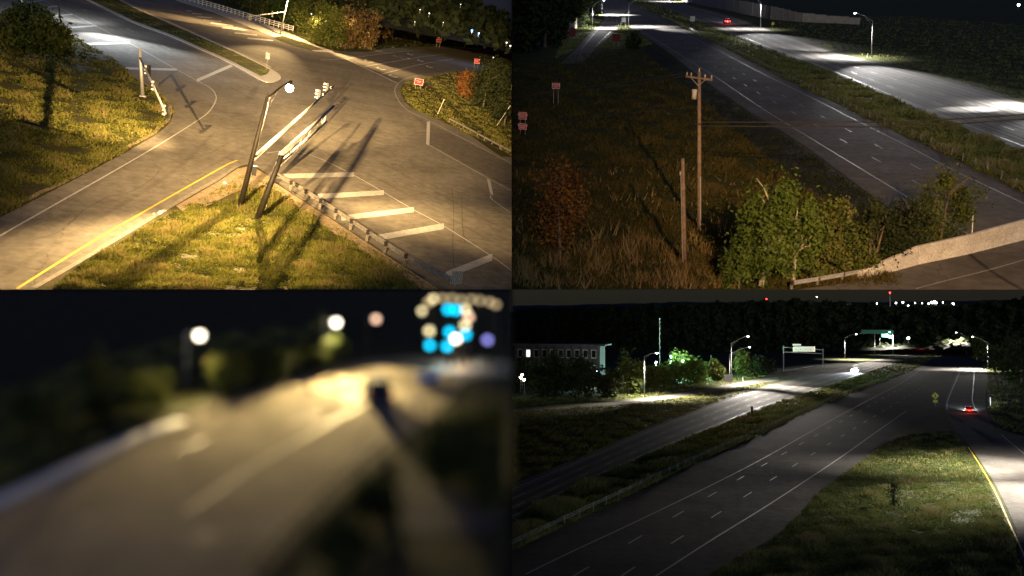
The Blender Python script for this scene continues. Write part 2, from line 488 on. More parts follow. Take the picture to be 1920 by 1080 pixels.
# ------------------------------------------------------------------ flat shapes on a place's ground
def poly(q, name, px, z, m, parent=None, thick=0.0, kind='structure', label=None, sm=0):
    if sm: px = smooth(px, sm)
    px = q.clip(list(px))
    if len(px) < 3: return None
    pts = [q.P(u, v, z) for u, v in px]
    tris = tessellate_polygon([pts])
    mb = MB()
    fs = []
    for t in tris:
        a, b, c = (pts[i] for i in t)
        fs.append(t if (b - a).cross(c - a).z > 0 else (t[0], t[2], t[1]))
    mb.add(pts, fs)
    if thick:
        n = len(pts)
        area = sum(pts[i - 1].x * pts[i].y - pts[i].x * pts[i - 1].y for i in range(n))
        low = [p - Vector((0, 0, thick)) for p in pts]
        o = len(mb.v)
        mb.v += [tuple(p) for p in pts] + [tuple(p) for p in low]
        for i in range(n):
            j = (i + 1) % n
            mb.f.append((o + i, o + n + i, o + n + j, o + j) if area > 0 else (o + j, o + n + j, o + n + i, o + i))
    o = mb.build(name, m, parent)
    if parent is None:
        o.matrix_world = q.M
        tag(o, label, None, None, kind)
    return o

def trunc(q, px):
    return [p for p in px if q.inside(*p)]

def ribbon(q, name, px, width, z, m, parent, sm=6):
    px = smooth(px, sm) if len(px) > 2 else [(px[0][0] + (px[1][0] - px[0][0]) * i / 8, px[0][1] + (px[1][1] - px[0][1]) * i / 8) for i in range(9)]
    px = trunc(q, px)
    if len(px) < 2: return None
    pts = [q.P(u, v, z) for u, v in px]
    return flat_ribbon(name, pts, width, m, parent)

def flat_ribbon(name, pts, width, m, parent):
    mb = MB()
    vs = []
    for i, p in enumerate(pts):
        t = pts[min(i + 1, len(pts) - 1)] - pts[max(i - 1, 0)]
        nrm = Vector((-t.y, t.x, 0)).normalized() * width / 2
        vs += [p + nrm, p - nrm]
    mb.add(vs, [(2 * i, 2 * i + 1, 2 * i + 3, 2 * i + 2) for i in range(len(pts) - 1)])
    return mb.build(name, m, parent)

def walk(pts, step):
    out, acc = [pts[0]], 0.0
    for a, b in zip(pts, pts[1:]):
        L = (b - a).length
        while acc + L >= step and L > 1e-9:
            k = (step - acc) / L
            a = a.lerp(b, k); L = (b - a).length; acc = 0.0
            out.append(a)
        acc += L
    return out

def dashes(q, name, px, width, z, m, parent, on=3.0, off=9.0, vmin=None):
    px = [p for p in smooth(px, 10) if q.inside(*p)]
    pts = walk([q.P(u, v, z) for u, v in px], on / 4)
    per = int(round((on + off) / (on / 4)))
    for i in range(0, len(pts) - 4, per):
        flat_ribbon(name, pts[i:i + 5], width, m, parent)

def bar(q, a, b, wpx, m, parent, name='crossing_bar', z=0.014):
    # a painted bar between two pixels, wpx pixels thick
    (ax, ay), (bx, by) = a, b
    k = wpx / 2
    px = q.clip([(ax, ay - k), (bx, by - k), (bx, by + k), (ax, ay + k)])
    if len(px) < 3: return None
    pts = [q.P(u, v, z) for u, v in px]
    return MB().add(pts, [tuple(reversed(range(len(pts))))]).build(name, m, parent)

def grass(q, name, label, px_poly, n, h, w, m, z=0.0, blades=3, lean=0.5, hmax=1.6, parent=None, avoid=None):
    pp = q.clip(list(px_poly))
    tr = tessellate_polygon([[Vector((u, v, 0)) for u, v in pp]])
    T = np.array([[pp[i] for i in t] for t in tr], float)
    A = np.abs(np.cross(T[:, 1] - T[:, 0], T[:, 2] - T[:, 0])) if T.shape[2] == 3 else np.abs((T[:, 1, 0] - T[:, 0, 0]) * (T[:, 2, 1] - T[:, 0, 1]) - (T[:, 1, 1] - T[:, 0, 1]) * (T[:, 2, 0] - T[:, 0, 0]))
    idx = RNG.choice(len(T), n, p=A / A.sum())
    r1, r2 = np.sqrt(RNG.random(n)), RNG.random(n)
    uv = T[idx, 0] * (1 - r1)[:, None] + T[idx, 1] * (r1 * (1 - r2))[:, None] + T[idx, 2] * (r1 * r2)[:, None]
    # to the ground plane
    d = np.stack([uv[:, 0] - CX, np.full(n, F), CY - uv[:, 1]], 1)
    up = np.array(q.up)
    k = (z - q.h) / (d @ up)
    g = d * k[:, None]
    mi = np.array(q.Mi)
    p = g @ mi[:3, :3].T + mi[:3, 3]
    far = np.clip(g[:, 1] / np.percentile(g[:, 1], 15), 1, 2.4)
    if avoid is not None:
        pass
    # patchy heights and tint
    patch = (np.sin(p[:, 0] * 0.9 / h * 0.25 + 1.3) * np.sin(p[:, 1] * 0.7 / h * 0.25) + RNG.normal(0, 0.45, n)) * 0.25 + 0.45
    un = 0.05 if q is BL else 1.0
    low = np.zeros(n)
    for k_ in range(7):
        an_ = RNG.random() * 6.28; wv = RNG.uniform(1.2, 9.0) * un
        low += np.sin((p[:, 0] * math.cos(an_) + p[:, 1] * math.sin(an_) * 0.6) * 6.28 / wv + RNG.random() * 6.28)
    keep_ = low + RNG.normal(0, 1.2, n) > (-2.8 if q is TL else -4.2)
    p, far, patch, low = p[keep_], far[keep_], patch[keep_] + 0.09 * low[keep_], low[keep_]
    n = len(p)
    n3 = n * blades
    base = np.repeat(p, blades, 0)
    fr = np.repeat(far, blades)
    base[:, :2] += RNG.normal(0, w * 1.6, (n3, 2)) * fr[:, None]
    hh = h * np.repeat(np.clip(0.75 + 0.16 * low, 0.35, 1.5), blades) * RNG.uniform(0.45, hmax, n3) * np.repeat(0.6 + 0.8 * np.clip(patch, 0, 1), blades)
    an = RNG.random(n3) * 2 * PI
    side = np.stack([np.cos(an), np.sin(an), np.zeros(n3)], 1) * (w * fr * RNG.uniform(0.6, 1.3, n3))[:, None]
    ln = RNG.normal(0, lean, (n3, 2)) * hh[:, None]
    tip = base + np.stack([ln[:, 0], ln[:, 1], hh], 1)
    ok = q.keep(base - side) & q.keep(base + side) & q.keep(tip)
    base, side, tip = base[ok], side[ok], tip[ok]
    rn = np.clip(np.repeat(patch, blades)[ok] + RNG.normal(0, 0.17, len(base)), 0, 1)
    V = np.stack([base - side, base + side, tip], 1).reshape(-1, 3)
    Fc = np.arange(len(V)).reshape(-1, 3)
    me = fast_mesh(name, V, Fc, m, np.repeat(rn, 3))
    o = obj(name, me, parent)
    if parent is None:
        o.matrix_world = q.M
        tag(o, label, 'grass', None, 'stuff')
    else:
        tag(o, None, None, None, 'stuff')
    return o

# ------------------------------------------------------------------ trees
def crown_mesh(q, root_pt, centre, radii, n, size, m, seed, clumps=26, hollow=0.35, spread=0.24):
    r = np.random.default_rng(seed)
    d = r.normal(0, 1, (clumps, 3)); d /= np.linalg.norm(d, axis=1)[:, None]
    rad = hollow + (1 - hollow) * r.random(clumps) ** 0.5
    cc = d * rad[:, None] * np.array(radii) * r.uniform(0.8, 1.12, (clumps, 1)) + np.array(centre)
    ci = r.integers(0, clumps, n)
    sp = np.array(radii) * spread
    p = cc[ci] + r.normal(0, 1, (n, 3)) * sp * r.uniform(0.6, 1.25, clumps)[ci][:, None]
    p[:, 2] = np.maximum(p[:, 2], 0.05 * radii[2])
    a = r.normal(0, 1, (n, 3)); a /= np.linalg.norm(a, axis=1)[:, None]
    b = np.cross(a, r.normal(0, 1, (n, 3))); b /= np.linalg.norm(b, axis=1)[:, None]
    s = size * r.uniform(0.6, 1.4, n)
    a *= s[:, None]; b *= (s * 0.5)[:, None]
    V = np.stack([p - a, p - b * 1.0, p + a, p + b], 1)
    ok = np.ones(n, bool)
    for k in range(4): ok &= q.keep(V[:, k] + np.array(root_pt))
    V = V[ok]
    rn = np.clip(r.uniform(0.15, 0.85, clumps)[ci] + r.normal(0, 0.16, n), 0, 1)[ok]
    return fast_mesh('crown', V.reshape(-1, 3), np.arange(len(V) * 4).reshape(-1, 4), m, np.repeat(rn, 4))

def tree(q, name, label, cat, base_px, top_v, hw_px, n=2500, leaf=0.22, m=None, seed=1, group=None, low=0.12, bark=None,
         clumps=26, top_u=None, deep=0.8, stems=1, hollow=0.35, spread=0.24):
    base = q.P(*base_px)
    top = q.over(base, top_u if top_u is not None else base_px[0] + (base_px[1] - top_v) * lean_at(q, base), top_v)
    H = max(top.z, 0.02)
    hw = hw_px * q.mpp(base)
    t = thing(name, label, cat, q, base, 0, group)
    rr = random.Random(seed)
    mb = MB()
    off = top - base
    for s_i in range(stems):
        a0 = rr.uniform(0, 6.28)
        st = Vector((math.cos(a0), math.sin(a0), 0)) * (hw * 0.25 * (stems > 1))
        tw = [st * 0.3 + Vector((0, 0, 0.0)), st * 0.6 + Vector((0, 0, H * 0.3)) + off.xyz * 0.0 + Vector((off.x, off.y, 0)) * 0.3,
              st + Vector((off.x * 0.6, off.y * 0.6, H * 0.62)), st * 1.2 + Vector((off.x * 0.9, off.y * 0.9, H * 0.9))]
        mb.tube(tw, [H * 0.022, H * 0.016, H * 0.010, H * 0.004], 6)
        for i in range(5):
            k = rr.uniform(0.25, 0.8)
            an = rr.uniform(0, 6.28)
            s0 = Vector((off.x * k, off.y * k, H * k)) + st * k
            e = s0 + Vector((math.cos(an) * hw * 0.6, math.sin(an) * hw * 0.6, H * rr.uniform(0.1, 0.25)))
            mb.tube([s0, s0.lerp(e, 0.5) + Vector((0, 0, H * 0.03)), e], [H * 0.009, H * 0.006, H * 0.002], 5)
    mb.build('trunk', bark or M['bark'], t)
    cz = H * (low + (1 - low) * 0.5)
    me = crown_mesh(q, base, (off.x * 0.55, off.y * 0.55, cz), (hw, hw * deep, H * (1 - low) * 0.5), n, leaf, m or M['leaf'], seed, clumps, hollow, spread)
    obj('crown', me, t)
    return t

def lean_at(q, base):
    # sideways pixels for one pixel up, for a true vertical at base
    g0 = q.M @ base; g1 = q.M @ (base + Vector((0, 0, 0.05 * q.h)))
    u0, v0 = CX + F * g0.x / g0.y, CY - F * g0.z / g0.y
    u1, v1 = CX + F * g1.x / g1.y, CY - F * g1.z / g1.y
    return (u1 - u0) / (v0 - v1)

# ------------------------------------------------------------------ street furniture
def yaw_of(q, a, b):
    d = q.P(*b) - q.P(*a)
    return math.atan2(d.y, d.x) - PI / 2

def street_lamp(q, label, base_px, top_px, head_px, watts, color, glowm, group=None, r=0.11, m=None, cone=150, blend=0.7,
                lens=0.2, throws=(), tcone=33, lit=True, brace=True, aim=None, soft=0.12, unit=1.0, name='street_lamp'):
    base = q.P(*base_px)
    top = q.over(base, *top_px) - base
    t = thing(name, label, 'street lamp', q, base, 0, group)
    m = m or M['galv']
    MB().tube([(0, 0, 0), top * 0.5, top], [r, r * 0.8, r * 0.6], 10).build('pole', m, t, True)
    MB().tube([(0, 0, 0), (0, 0, 0.18 * unit)], r * 1.9, 10).build('base_plate', m, t)
    # arm in the plane facing the camera
    hp = q.over(base, *head_px) - base
    d = hp - top
    mid = top + d * 0.5 + Vector((0, 0, d.length * 0.05))
    MB().tube([top - Vector((0, 0, 0.15 * unit)), mid, hp], [r * 0.55, r * 0.45, r * 0.4], 8).build('arm', m, t, True)
    if brace and d.length > 1.2 * unit:
        MB().tube([top - Vector((0, 0, 1.0 * unit)), top + d * 0.45], r * 0.25, 6).build('brace', m, t)
    ax = Vector((d.x, d.y, 0)).normalized() if Vector((d.x, d.y, 0)).length > 1e-6 else Vector((1, 0, 0))
    rot = Matrix.Rotation(math.atan2(ax.y, ax.x), 3, 'Z')
    hd = MB()
    L = lens * 3.2
    secs = [(-0.5, 0.35, 0.25), (-0.2, 0.8, 0.6), (0.15, 1.0, 0.75), (0.5, 0.6, 0.35)]
    vs, fs = [], []
    for k, (x, w, hh) in enumerate(secs):
        for (a, b) in ((-1, -0.4), (1, -0.4), (1, 0.2), (0.5, 1), (-0.5, 1), (-1, 0.2)):
            vs.append(hp + rot @ Vector((x * L, a * w * L * 0.22, b * hh * L * 0.18)))
    for k in range(len(secs) - 1):
        for j in range(6):
            fs.append((k * 6 + j, k * 6 + (j + 1) % 6, (k + 1) * 6 + (j + 1) % 6, (k + 1) * 6 + j))
    fs += [tuple(range(5, -1, -1)), tuple(range(18, 24))]
    hd.add(vs, fs)
    head = hd.build('lamp_head', m, t)
    lp = hp + rot @ Vector((L * 0.08, 0, -L * 0.12))
    MB().ball(lp, (lens * 1.0, lens * 0.8, lens * 0.55), 10, 6).build('lamp_lens', glowm if lit else M['lens_off'], t, True)
    if lit and watts:
        a = None if aim is None else Vector(aim) - base
        for tu, tv, tw in throws:
            light('lamp_throw', 'SPOT', t, lp - Vector((0, 0, lens * 0.75)), tw * 0.33, color, soft, tcone, 1.0, q.P(tu, tv) - base)
        light('lamp_light', 'SPOT', t, lp - Vector((0, 0, lens * 0.75)), watts, color, soft, cone, blend, a if a is not None else lp - Vector((0, 0, 5)))
    return t

def signal_head(parent, pos, rz, s=1.0, facing=1):
    rot = Matrix.Rotation(rz, 3, 'Z')
    pos = Vector(pos)
    sg = MB().box(pos, (0.36 * s, 0.24 * s, 1.1 * s), rot).build('signal_housing', M['black'], parent)
    for k in (-1, 0, 1):
        c = rot @ Vector((0, -0.13 * s, k * 0.34 * s)) + pos
        n = rot @ Vector((0, -1, 0))
        vz = MB()
        a, b = rot @ Vector((1, 0, 0)), Vector((0, 0, 1))
        ring = [(math.cos(x), math.sin(x)) for x in [PI * j / 8 for j in range(9)]]
        vs = [c + (a * x + b * y) * 0.15 * s for x, y in ring] + [c + (a * x + b * y) * 0.15 * s + n * 0.28 * s for x, y in ring]
        vz.add(vs, [(j, j + 1, j + 10, j + 9) for j in range(8)])
        vz.build('visor', M['arm_metal'], sg)
        MB().tube([c, c + n * 0.02 * s], 0.13 * s, 10).build('lens', M['lens_off'], sg)
    return sg

def text_mesh(body, size, m, name='lettering'):
    cu = bpy.data.curves.new(name, 'FONT')
    cu.body = body
    cu.size = size
    cu.align_x = 'CENTER'; cu.align_y = 'CENTER'
    cu.extrude = 0.004
    cu.resolution_u = 2
    cu.space_line = 0.85
    o = bpy.data.objects.new(name, cu)
    COL.objects.link(o)
    dg = bpy.context.evaluated_depsgraph_get()
    me = bpy.data.meshes.new_from_object(o.evaluated_get(dg))
    bpy.data.objects.remove(o)
    me.materials.clear(); me.materials.append(m)
    return me
TXT = {}
def lettering(body, size, m):
    k = (body, size, m.name)
    if k not in TXT: TXT[k] = text_mesh(body, size, m)
    return TXT[k]

def panel_sign(q, name, label, base_px, panel_px, wpx, hpx, m, text=None, tm=None, tsize=0.3, posts=2, group=None, rz=0.0, border=True, back=False, cat='sign', roll=0.0):
    base = q.P(*base_px)
    c = q.over(base, *panel_px) - base
    k = q.mpp(base)
    W, H = wpx * k, hpx * k
    t = thing(name, label, cat, q, base, rz, group)
    cz = c.z
    for s in ((-1, 1) if posts == 2 else (0,)):
        MB().box((s * W * 0.3, 0.04, (cz + H * 0.4) / 2), (0.07, 0.06, cz + H * 0.4)).build('post', M['galv'], t)
    pl = MB().box((0, 0, cz), (W, 0.03, H)).build('panel', m, t)
    if border and not back:
        b = MB(); e = min(W, H) * 0.05
        for s in (-1, 1):
            b.box((0, -0.021, cz + s * (H / 2 - e)), (W * 0.94, 0.008, e)); b.box((s * (W / 2 - e), -0.021, cz), (e, 0.008, H - 3 * e))
        b.build('border', tm or M['sign_white'], pl)
    if text and not back:
        o = obj('lettering', lettering(text, tsize, tm or M['sign_white']), pl)
        o.rotation_euler = (PI / 2, 0, 0)
        o.location = (0, -0.024, cz)
    return t

def guardrail(q, label, px, posts, height=0.75, z0=0.0, wpx=None, end_panel=None, m=None, block=True, face=1, big=1.0):
    px = trunc(q, smooth(px, 8))
    pts = [q.P(u, v, z0) for u, v in px]
    base = pts[0]
    t = thing('guardrail', label, 'guardrail', q, base)
    pts = [p - base for p in pts]
    # W-shaped beam
    prof = [(0.0, 0.16), (0.06, 0.11), (0.06, 0.06), (0.0, 0.0), (0.06, -0.06), (0.06, -0.11), (0.0, -0.16)]
    prof = [(a * big, b * big) for a, b in prof]
    mb = MB(); vs = []
    for i, p in enumerate(pts):
        d = (pts[min(i + 1, len(pts) - 1)] - pts[max(i - 1, 0)]).normalized()
        nrm = Vector((-d.y, d.x, 0)) * face
        for a, b in prof: vs.append(p + nrm * (a + 0.12) + Vector((0, 0, height - 0.16 + b)))
        for a, b in reversed(prof): vs.append(p + nrm * (a + 0.10) + Vector((0, 0, height - 0.16 + b)))
    n = 14
    fs = [(i * n + j, i * n + (j + 1) % n, (i + 1) * n + (j + 1) % n, (i + 1) * n + j) for i in range(len(pts) - 1) for j in range(n)]
    mb.add(vs, fs); mb.build('beam', m or M['rust'], t)
    fine = walk(pts, posts)
    for i in range(len(fine) - 1):
        p = fine[i]; d = (fine[min(i + 1, len(fine) - 1)] - fine[max(i - 1, 0)]).normalized()
        rot = Matrix.Rotation(math.atan2(d.y, d.x), 3, 'Z')
        po = MB().box(p + Vector((0, 0, height / 2)), (0.11 * big, 0.15 * big, height), rot).build('post', M['rust'], t)
        if block:
            nrm = Vector((-d.y, d.x, 0)) * face
            MB().box(p + nrm * 0.06 + Vector((0, 0, height - 0.16)), (0.15 * big, 0.24 * big, 0.3 * big), rot).build('spacer_block', M['rubber'], po)
    return t

def cable_barrier(q, label, px, gap, height=0.95, n_cable=3, mat_cable=None, r=0.045):
    px = trunc(q, smooth(px, 12))
    pts = [q.P(u, v) for u, v in px]
    base = pts[0]
    t = thing('cable_barrier', label, 'cable barrier', q, base)
    pts = [p - base for p in pts]
    me = MB().box((0, 0, height / 2), (0.09, 0.06, height)).mesh('post', M['rust'])
    for p in walk(pts, gap):
        o = obj('post', me, t); o.location = p
        o.rotation_euler = (random.uniform(-.05, .05), random.uniform(-.05, .05), random.uniform(-.3, .3))
    fine = walk(pts, gap)
    for k in range(n_cable):
        MB().tube([p + Vector((0, 0, height * (0.55 + 0.18 * k))) for p in fine], 0.018, 4).build('cable', M['galv'], t)
    return t

def car(q, label, px, toward_px, body_m, s=1.0, tail=True, head=True, tail_w=0, head_w=0, group=None, hr=0.17):
    base = q.P(*px)
    d = q.P(*toward_px) - base
    t = thing('car', label, 'car', q, base, math.atan2(d.y, d.x) - PI / 2, group)
    def loft(stations):
        vs, fs = [], []
        for (y, z0, z1, w0, w1) in stations:
            e = (z1 - z0)
            ring = [(-w0, z0 + e * 0.15), (-w0 * 0.92, z0), (w0 * 0.92, z0), (w0, z0 + e * 0.15), (w0, z0 + e * 0.6), (w1, z1), (-w1, z1), (-w0, z0 + e * 0.6)]
            vs += [Vector((x * s, y * s, z * s)) for x, z in ring]
        for i in range(len(stations) - 1):
            for j in range(8): fs.append((i * 8 + j, i * 8 + (j + 1) % 8, (i + 1) * 8 + (j + 1) % 8, (i + 1) * 8 + j))
        fs += [tuple(range(7, -1, -1)), tuple(len(vs) - 8 + j for j in range(8))]
        return MB().add(vs, fs)
    loft([(-2.2, 0.42, 0.86, 0.76, 0.72), (-2.12, 0.3, 0.93, 0.86, 0.78), (-1.5, 0.26, 0.97, 0.9, 0.82), (0.6, 0.26, 0.94, 0.9, 0.82),
          (1.7, 0.27, 0.84, 0.88, 0.78), (2.12, 0.32, 0.72, 0.8, 0.7), (2.22, 0.42, 0.62, 0.7, 0.62)]).build('body', body_m, t, True)
    loft([(-1.75, 0.9, 0.98, 0.74, 0.72), (-1.1, 0.9, 1.40, 0.76, 0.58), (0.1, 0.9, 1.44, 0.77, 0.6), (0.95, 0.9, 0.97, 0.74, 0.72)]).build('cabin', M['glass'], t)
    loft([(-1.15, 1.38, 1.45, 0.6, 0.55), (-0.5, 1.42, 1.49, 0.62, 0.56), (0.15, 1.40, 1.47, 0.62, 0.55)]).build('roof', body_m, t)
    for sx in (-1, 1):
        for y in (-1.35, 1.38):
            w = MB().tube([(sx * 0.70 * s, y * s, 0.33 * s), (sx * 0.91 * s, y * s, 0.33 * s)], 0.33 * s, 14).build('wheel', M['tyre'], t)
            MB().tube([(sx * 0.90 * s, y * s, 0.33 * s), (sx * 0.925 * s, y * s, 0.33 * s)], 0.2 * s, 10).build('rim', M['galv'], w)
        MB().ball((sx * 0.62 * s, 2.12 * s, 0.62 * s), (hr * s, 0.12 * s, hr * 0.8 * s), 8, 6).build('headlight', M['glow_head'] if head else M['sign_white'], t, True)
        MB().box((sx * 0.66 * s, -2.16 * s, 0.78 * s), (0.34 * s, 0.1 * s, 0.17 * s)).build('taillight', M['glow_red'] if tail else M['red_sign'], t)
        if head_w:
            light('headlight_beam', 'SPOT', t, (sx * 0.62 * s, 2.3 * s, 0.64 * s), head_w, (0.84, 0.91, 1.0), 0.08 * s, 60, 0.9, (sx * 0.62 * s, 22 * s, -0.2 * s))
    if tail_w:
        light('taillight_spill', 'POINT', t, (0, -2.6 * s, 0.8 * s), tail_w, (1, 0.06, 0.04), 0.4 * s)
    MB().box((0, -2.22 * s, 0.62 * s), (0.5 * s, 0.02 * s, 0.12 * s)).build('number_plate', M['sign_white'], t)
    MB().box((0, -2.18 * s, 0.42 * s), (1.5 * s, 0.1 * s, 0.16 * s)).build('bumper', M['black'], t)
    return t

def hill(q, name, ridge, foot, depth_f, depth_r, m, cat='hill', label=None, rough=0.0, n=60, woods=None):
    # wooded slope rising from foot pixels (on the ground) to ridge pixels, farther away
    def lerp_poly(pl, u):
        for a, b in zip(pl, pl[1:]):
            if a[0] <= u <= b[0]: return a[1] + (b[1] - a[1]) * (u - a[0]) / (b[0] - a[0])
        return pl[0][1] if u < pl[0][0] else pl[-1][1]
    u0, u1 = ridge[0][0], ridge[-1][0]
    rows = 7
    vs, fs = [], []
    for i in range(n + 1):
        u = u0 + (u1 - u0) * i / n
        a = q.at(u, lerp_poly(foot, u), depth_f)
        vr = lerp_poly(ridge, u) + random.uniform(-rough, rough)
        b = q.at(u, vr, depth_r)
        for r in range(rows):
            k = r / (rows - 1)
            p = a.lerp(b, k)
            p.z += math.sin(k * PI) * 0.06 * (b.z - a.z)
            vs.append(p)
        vs.append(b + Vector((0, depth_r * 0.25, -abs(b.z) - 25)))
    R = rows + 1
    for i in range(n):
        for r in range(R - 1):
            fs.append((i * R + r, (i + 1) * R + r, (i + 1) * R + r + 1, i * R + r + 1))
    o = MB().add(vs, fs).build(name, m)
    o.matrix_world = q.M
    tag(o, None, None, None, 'structure')
    if woods:
        wl_, cnt, sz = woods
        g_ = np.array([tuple(v) for v in vs]).reshape(n + 1, R, 3)[:, :rows]
        fi = RNG.random(cnt) * n; fr = RNG.random(cnt) ** 0.6 * (rows - 1)
        i0 = np.minimum(fi.astype(int), n - 1); r0 = np.minimum(fr.astype(int), rows - 2)
        a_ = (fi - i0)[:, None]; b_ = (fr - r0)[:, None]
        p = (g_[i0, r0] * (1 - a_) + g_[i0 + 1, r0] * a_) * (1 - b_) + (g_[i0, r0 + 1] * (1 - a_) + g_[i0 + 1, r0 + 1] * a_) * b_
        tall = np.abs(np.sin(fi * 0.9) * np.sin(fi * 0.37 + fr)) * sz * 1.3
        p[:, 2] += RNG.random(cnt) * tall
        A_ = RNG.normal(0, 1, (cnt, 3)); A_ *= (sz * RNG.uniform(0.4, 1.0, cnt) / np.linalg.norm(A_, axis=1))[:, None]
        B_ = np.cross(A_, RNG.normal(0, 1, (cnt, 3))); B_ *= (0.5 * sz / np.linalg.norm(B_, axis=1))[:, None]
        V = np.stack([p - A_, p - B_, p + A_, p + B_], 1)
        ok = np.ones(cnt, bool)
        for k in range(4): ok &= q.keep(V[:, k])
        V = V[ok]
        w = obj('woods', fast_mesh('woods', V.reshape(-1, 3), np.arange(len(V) * 4).reshape(-1, 4), M['leaf_dark'], np.repeat(RNG.random(len(V)), 4)))
        w.matrix_world = q.M
        tag(w, wl_, 'woods', None, 'stuff')
    return o

def point_lamp(q, label, px, y, post_px, r_px, m, group='distant lamps', watts=0, color=WHITE, cat='lamp', name='distant_lamp', dim=1.0):
    r_px *= dim
    p = q.at(px[0], px[1], y)
    k = q.mpp(p)
    t = thing(name, label, cat, q, p - Vector((0, 0, post_px * k)), 0, group)
    H = post_px * k
    MB().tube([(0, 0, 0), (0, 0, H)], [0.5 * k, 0.3 * k], 6).build('post', M['galv'], t)
    MB().ball((0, 0, H), r_px * k, 10, 7).build('globe', m, t, True)
    MB().tube([(0, 0, H + r_px * k * 0.8), (0, 0, H + r_px * k * 1.25)], [r_px * k * 0.7, r_px * k * 0.25], 8).build('cap', M['black'], t)
    if watts: light('lamp_light', 'POINT', t, (0, 0, H - r_px * k * 1.4), watts, color, r_px * k)
    return t

# ================================================================== added black wall and shelf dividing the four places, blocking stray lamp light
MB().box((0, 473, 40), (0.012, 856, 420)).build('partition_wall', M['partition'])['kind'] = 'structure'
MB().box((-32, 38, -0.004), (64, 51.6, 0.004)).build('light_block_shelf', M['partition'])['kind'] = 'structure'  # added to keep the upper lamps from lighting the lower left place

# ================================================================== upper left: the crossroads under a warm lamp
LK = 1.25
q = TL
inter = poly(q, 'road', [(-260, -320), (960, -320), (960, 543), (-260, 543)], 0.0, M['asphalt'])
W = 'white'
ribbon(q, 'edge_line', [(60, -12), (82, 0), (110, 14), (137, 27), (180, 49), (241, 80), (260, 90), (331, 130), (369, 151), (393, 164), (404, 177), (404, 190), (392, 209), (370, 226), (300, 270), (206, 325), (100, 385), (0, 442), (-80, 488)], 0.17, 0.012, M[W], inter)
for a, b, w in (((52, 5), (82, 0), 1.6), ((66, 15), (108, 11.5), 1.8), ((84, 31), (137, 27), 2.2), ((119, 52.5), (181, 48), 2.6), ((164, 82.5), (243, 80), 3.4), ((236, 128), (332, 130.5), 4)):
    bar(q, a, b, w, M[W], inter)
bar(q, (369, 151), (436, 122), 6, M[W], inter, 'stop_line')
for a, b in (((150, 17), (161, 21)), ((187, 32), (199, 37.5)), ((237, 53), (250, 60)), ((300, 83), (319, 93)), ((120, 4), (128, 7))):
    ribbon(q, 'lane_dash', [a, b], 0.14, 0.012, M[W], inter)
for a, b in (((295, 20), (312, 26)), ((352, 41), (368, 46.5)), ((422, 70), (444, 77.5)), ((262, 8), (272, 11.5))):
    ribbon(q, 'lane_dash', [a, b], 0.13, 0.012, M[W], inter)
for a, b, w in (((349, 20), (360, 21), 1.2), ((360, 25), (378, 27), 1.4), ((370, 31), (398, 33.4), 1.5), ((382, 37), (415, 40.5), 1.7), ((395, 43), (437, 48), 1.9),
                ((417, 52), (460, 56.5), 2), ((440, 61.5), (482, 65.8), 2.2), ((464, 71.5), (512, 76), 2.2)):
    bar(q, a, b, w, M[W], inter)
ribbon(q, 'edge_line', [(150, 0), (250, 44), (325, 73), (435, 123), (486, 151)], 0.16, 0.012, M[W], inter)
ribbon(q, 'edge_line', [(226, -2), (300, 31), (400, 78), (480, 112), (508, 126)], 0.14, 0.012, M['yellow'], inter)
# off-ramp at the right: stop line, lane lines, arrows
ribbon(q, 'stop_line', [(647, 109.5), (745, 156)], 0.5, 0.014, M[W], inter)
ribbon(q, 'lane_line', [(600, 112.5), (648, 110), (700, 103), (760, 96), (800, 94)], 0.26, 0.012, M[W], inter)
ribbon(q, 'lane_line', [(684, 124.5), (740, 115), (790, 106.5), (835, 101.5)], 0.26, 0.012, M[W], inter)
ribbon(q, 'lane_line', [(713, 139.5), (760, 127.5), (800, 118.5), (850, 110.5)], 0.26, 0.012, M[W], inter)
def arrow(pu, pv, sc, m, z=0.014):
    u, v = pu, pv
    for px in ([(u - 10 * sc, v - 2 * sc), (u - 3 * sc, v - 3.4 * sc), (u - 5 * sc, v + 0.8 * sc)],
               [(u - 6 * sc, v - 1.4 * sc), (u - 5 * sc, v - 0.2 * sc), (u + 2 * sc, v + 2.8 * sc), (u + 9 * sc, v + 2.6 * sc), (u + 9 * sc, v + 1.2 * sc), (u + 3 * sc, v + 1.2 * sc)]):
        pts = [q.P(a, b, z) for a, b in px]
        o = MB().add(pts, [tuple(range(len(pts)))])
        o.build('turn_arrow', m, inter)
for u, v, s in ((691, 114.5, 1), (714, 128.5, 1), (737, 142.5, 1), (769, 101.5, .7), (788, 113.5, .7), (805, 125, .7)):
    arrow(u, v, s, M[W])
ribbon(q, 'edge_line', [(792, 140), (775, 143), (755, 150), (743, 161), (741, 175), (752, 195), (770, 210), (805, 226), (850, 250), (890, 271), (925, 289), (962, 308)], 0.14, 0.012, M[W], inter)
bar(q, (803, 228), (803, 272), 0, M[W], inter)
pts_ = [q.P(u, v, 0.014) for u, v in ((800.5, 228), (806.5, 228), (805, 273), (799, 270))]
MB().add(pts_, [(3, 2, 1, 0)]).build('stop_line', M[W], inter)
ribbon(q, 'edge_line', [(801, 270), (844, 294), (915, 334), (962, 359)], 0.15, 0.012, M[W], inter)
pts_ = [q.P(u, v, 0.014) for u, v in ((913, 335), (919, 338), (925, 366), (919, 363))]
MB().add(pts_, [(3, 2, 1, 0)]).build('crossing_bar', M[W], inter)
ribbon(q, 'edge_line', [(920, 366), (924, 375), (962, 402)], 0.15, 0.012, M[W], inter)
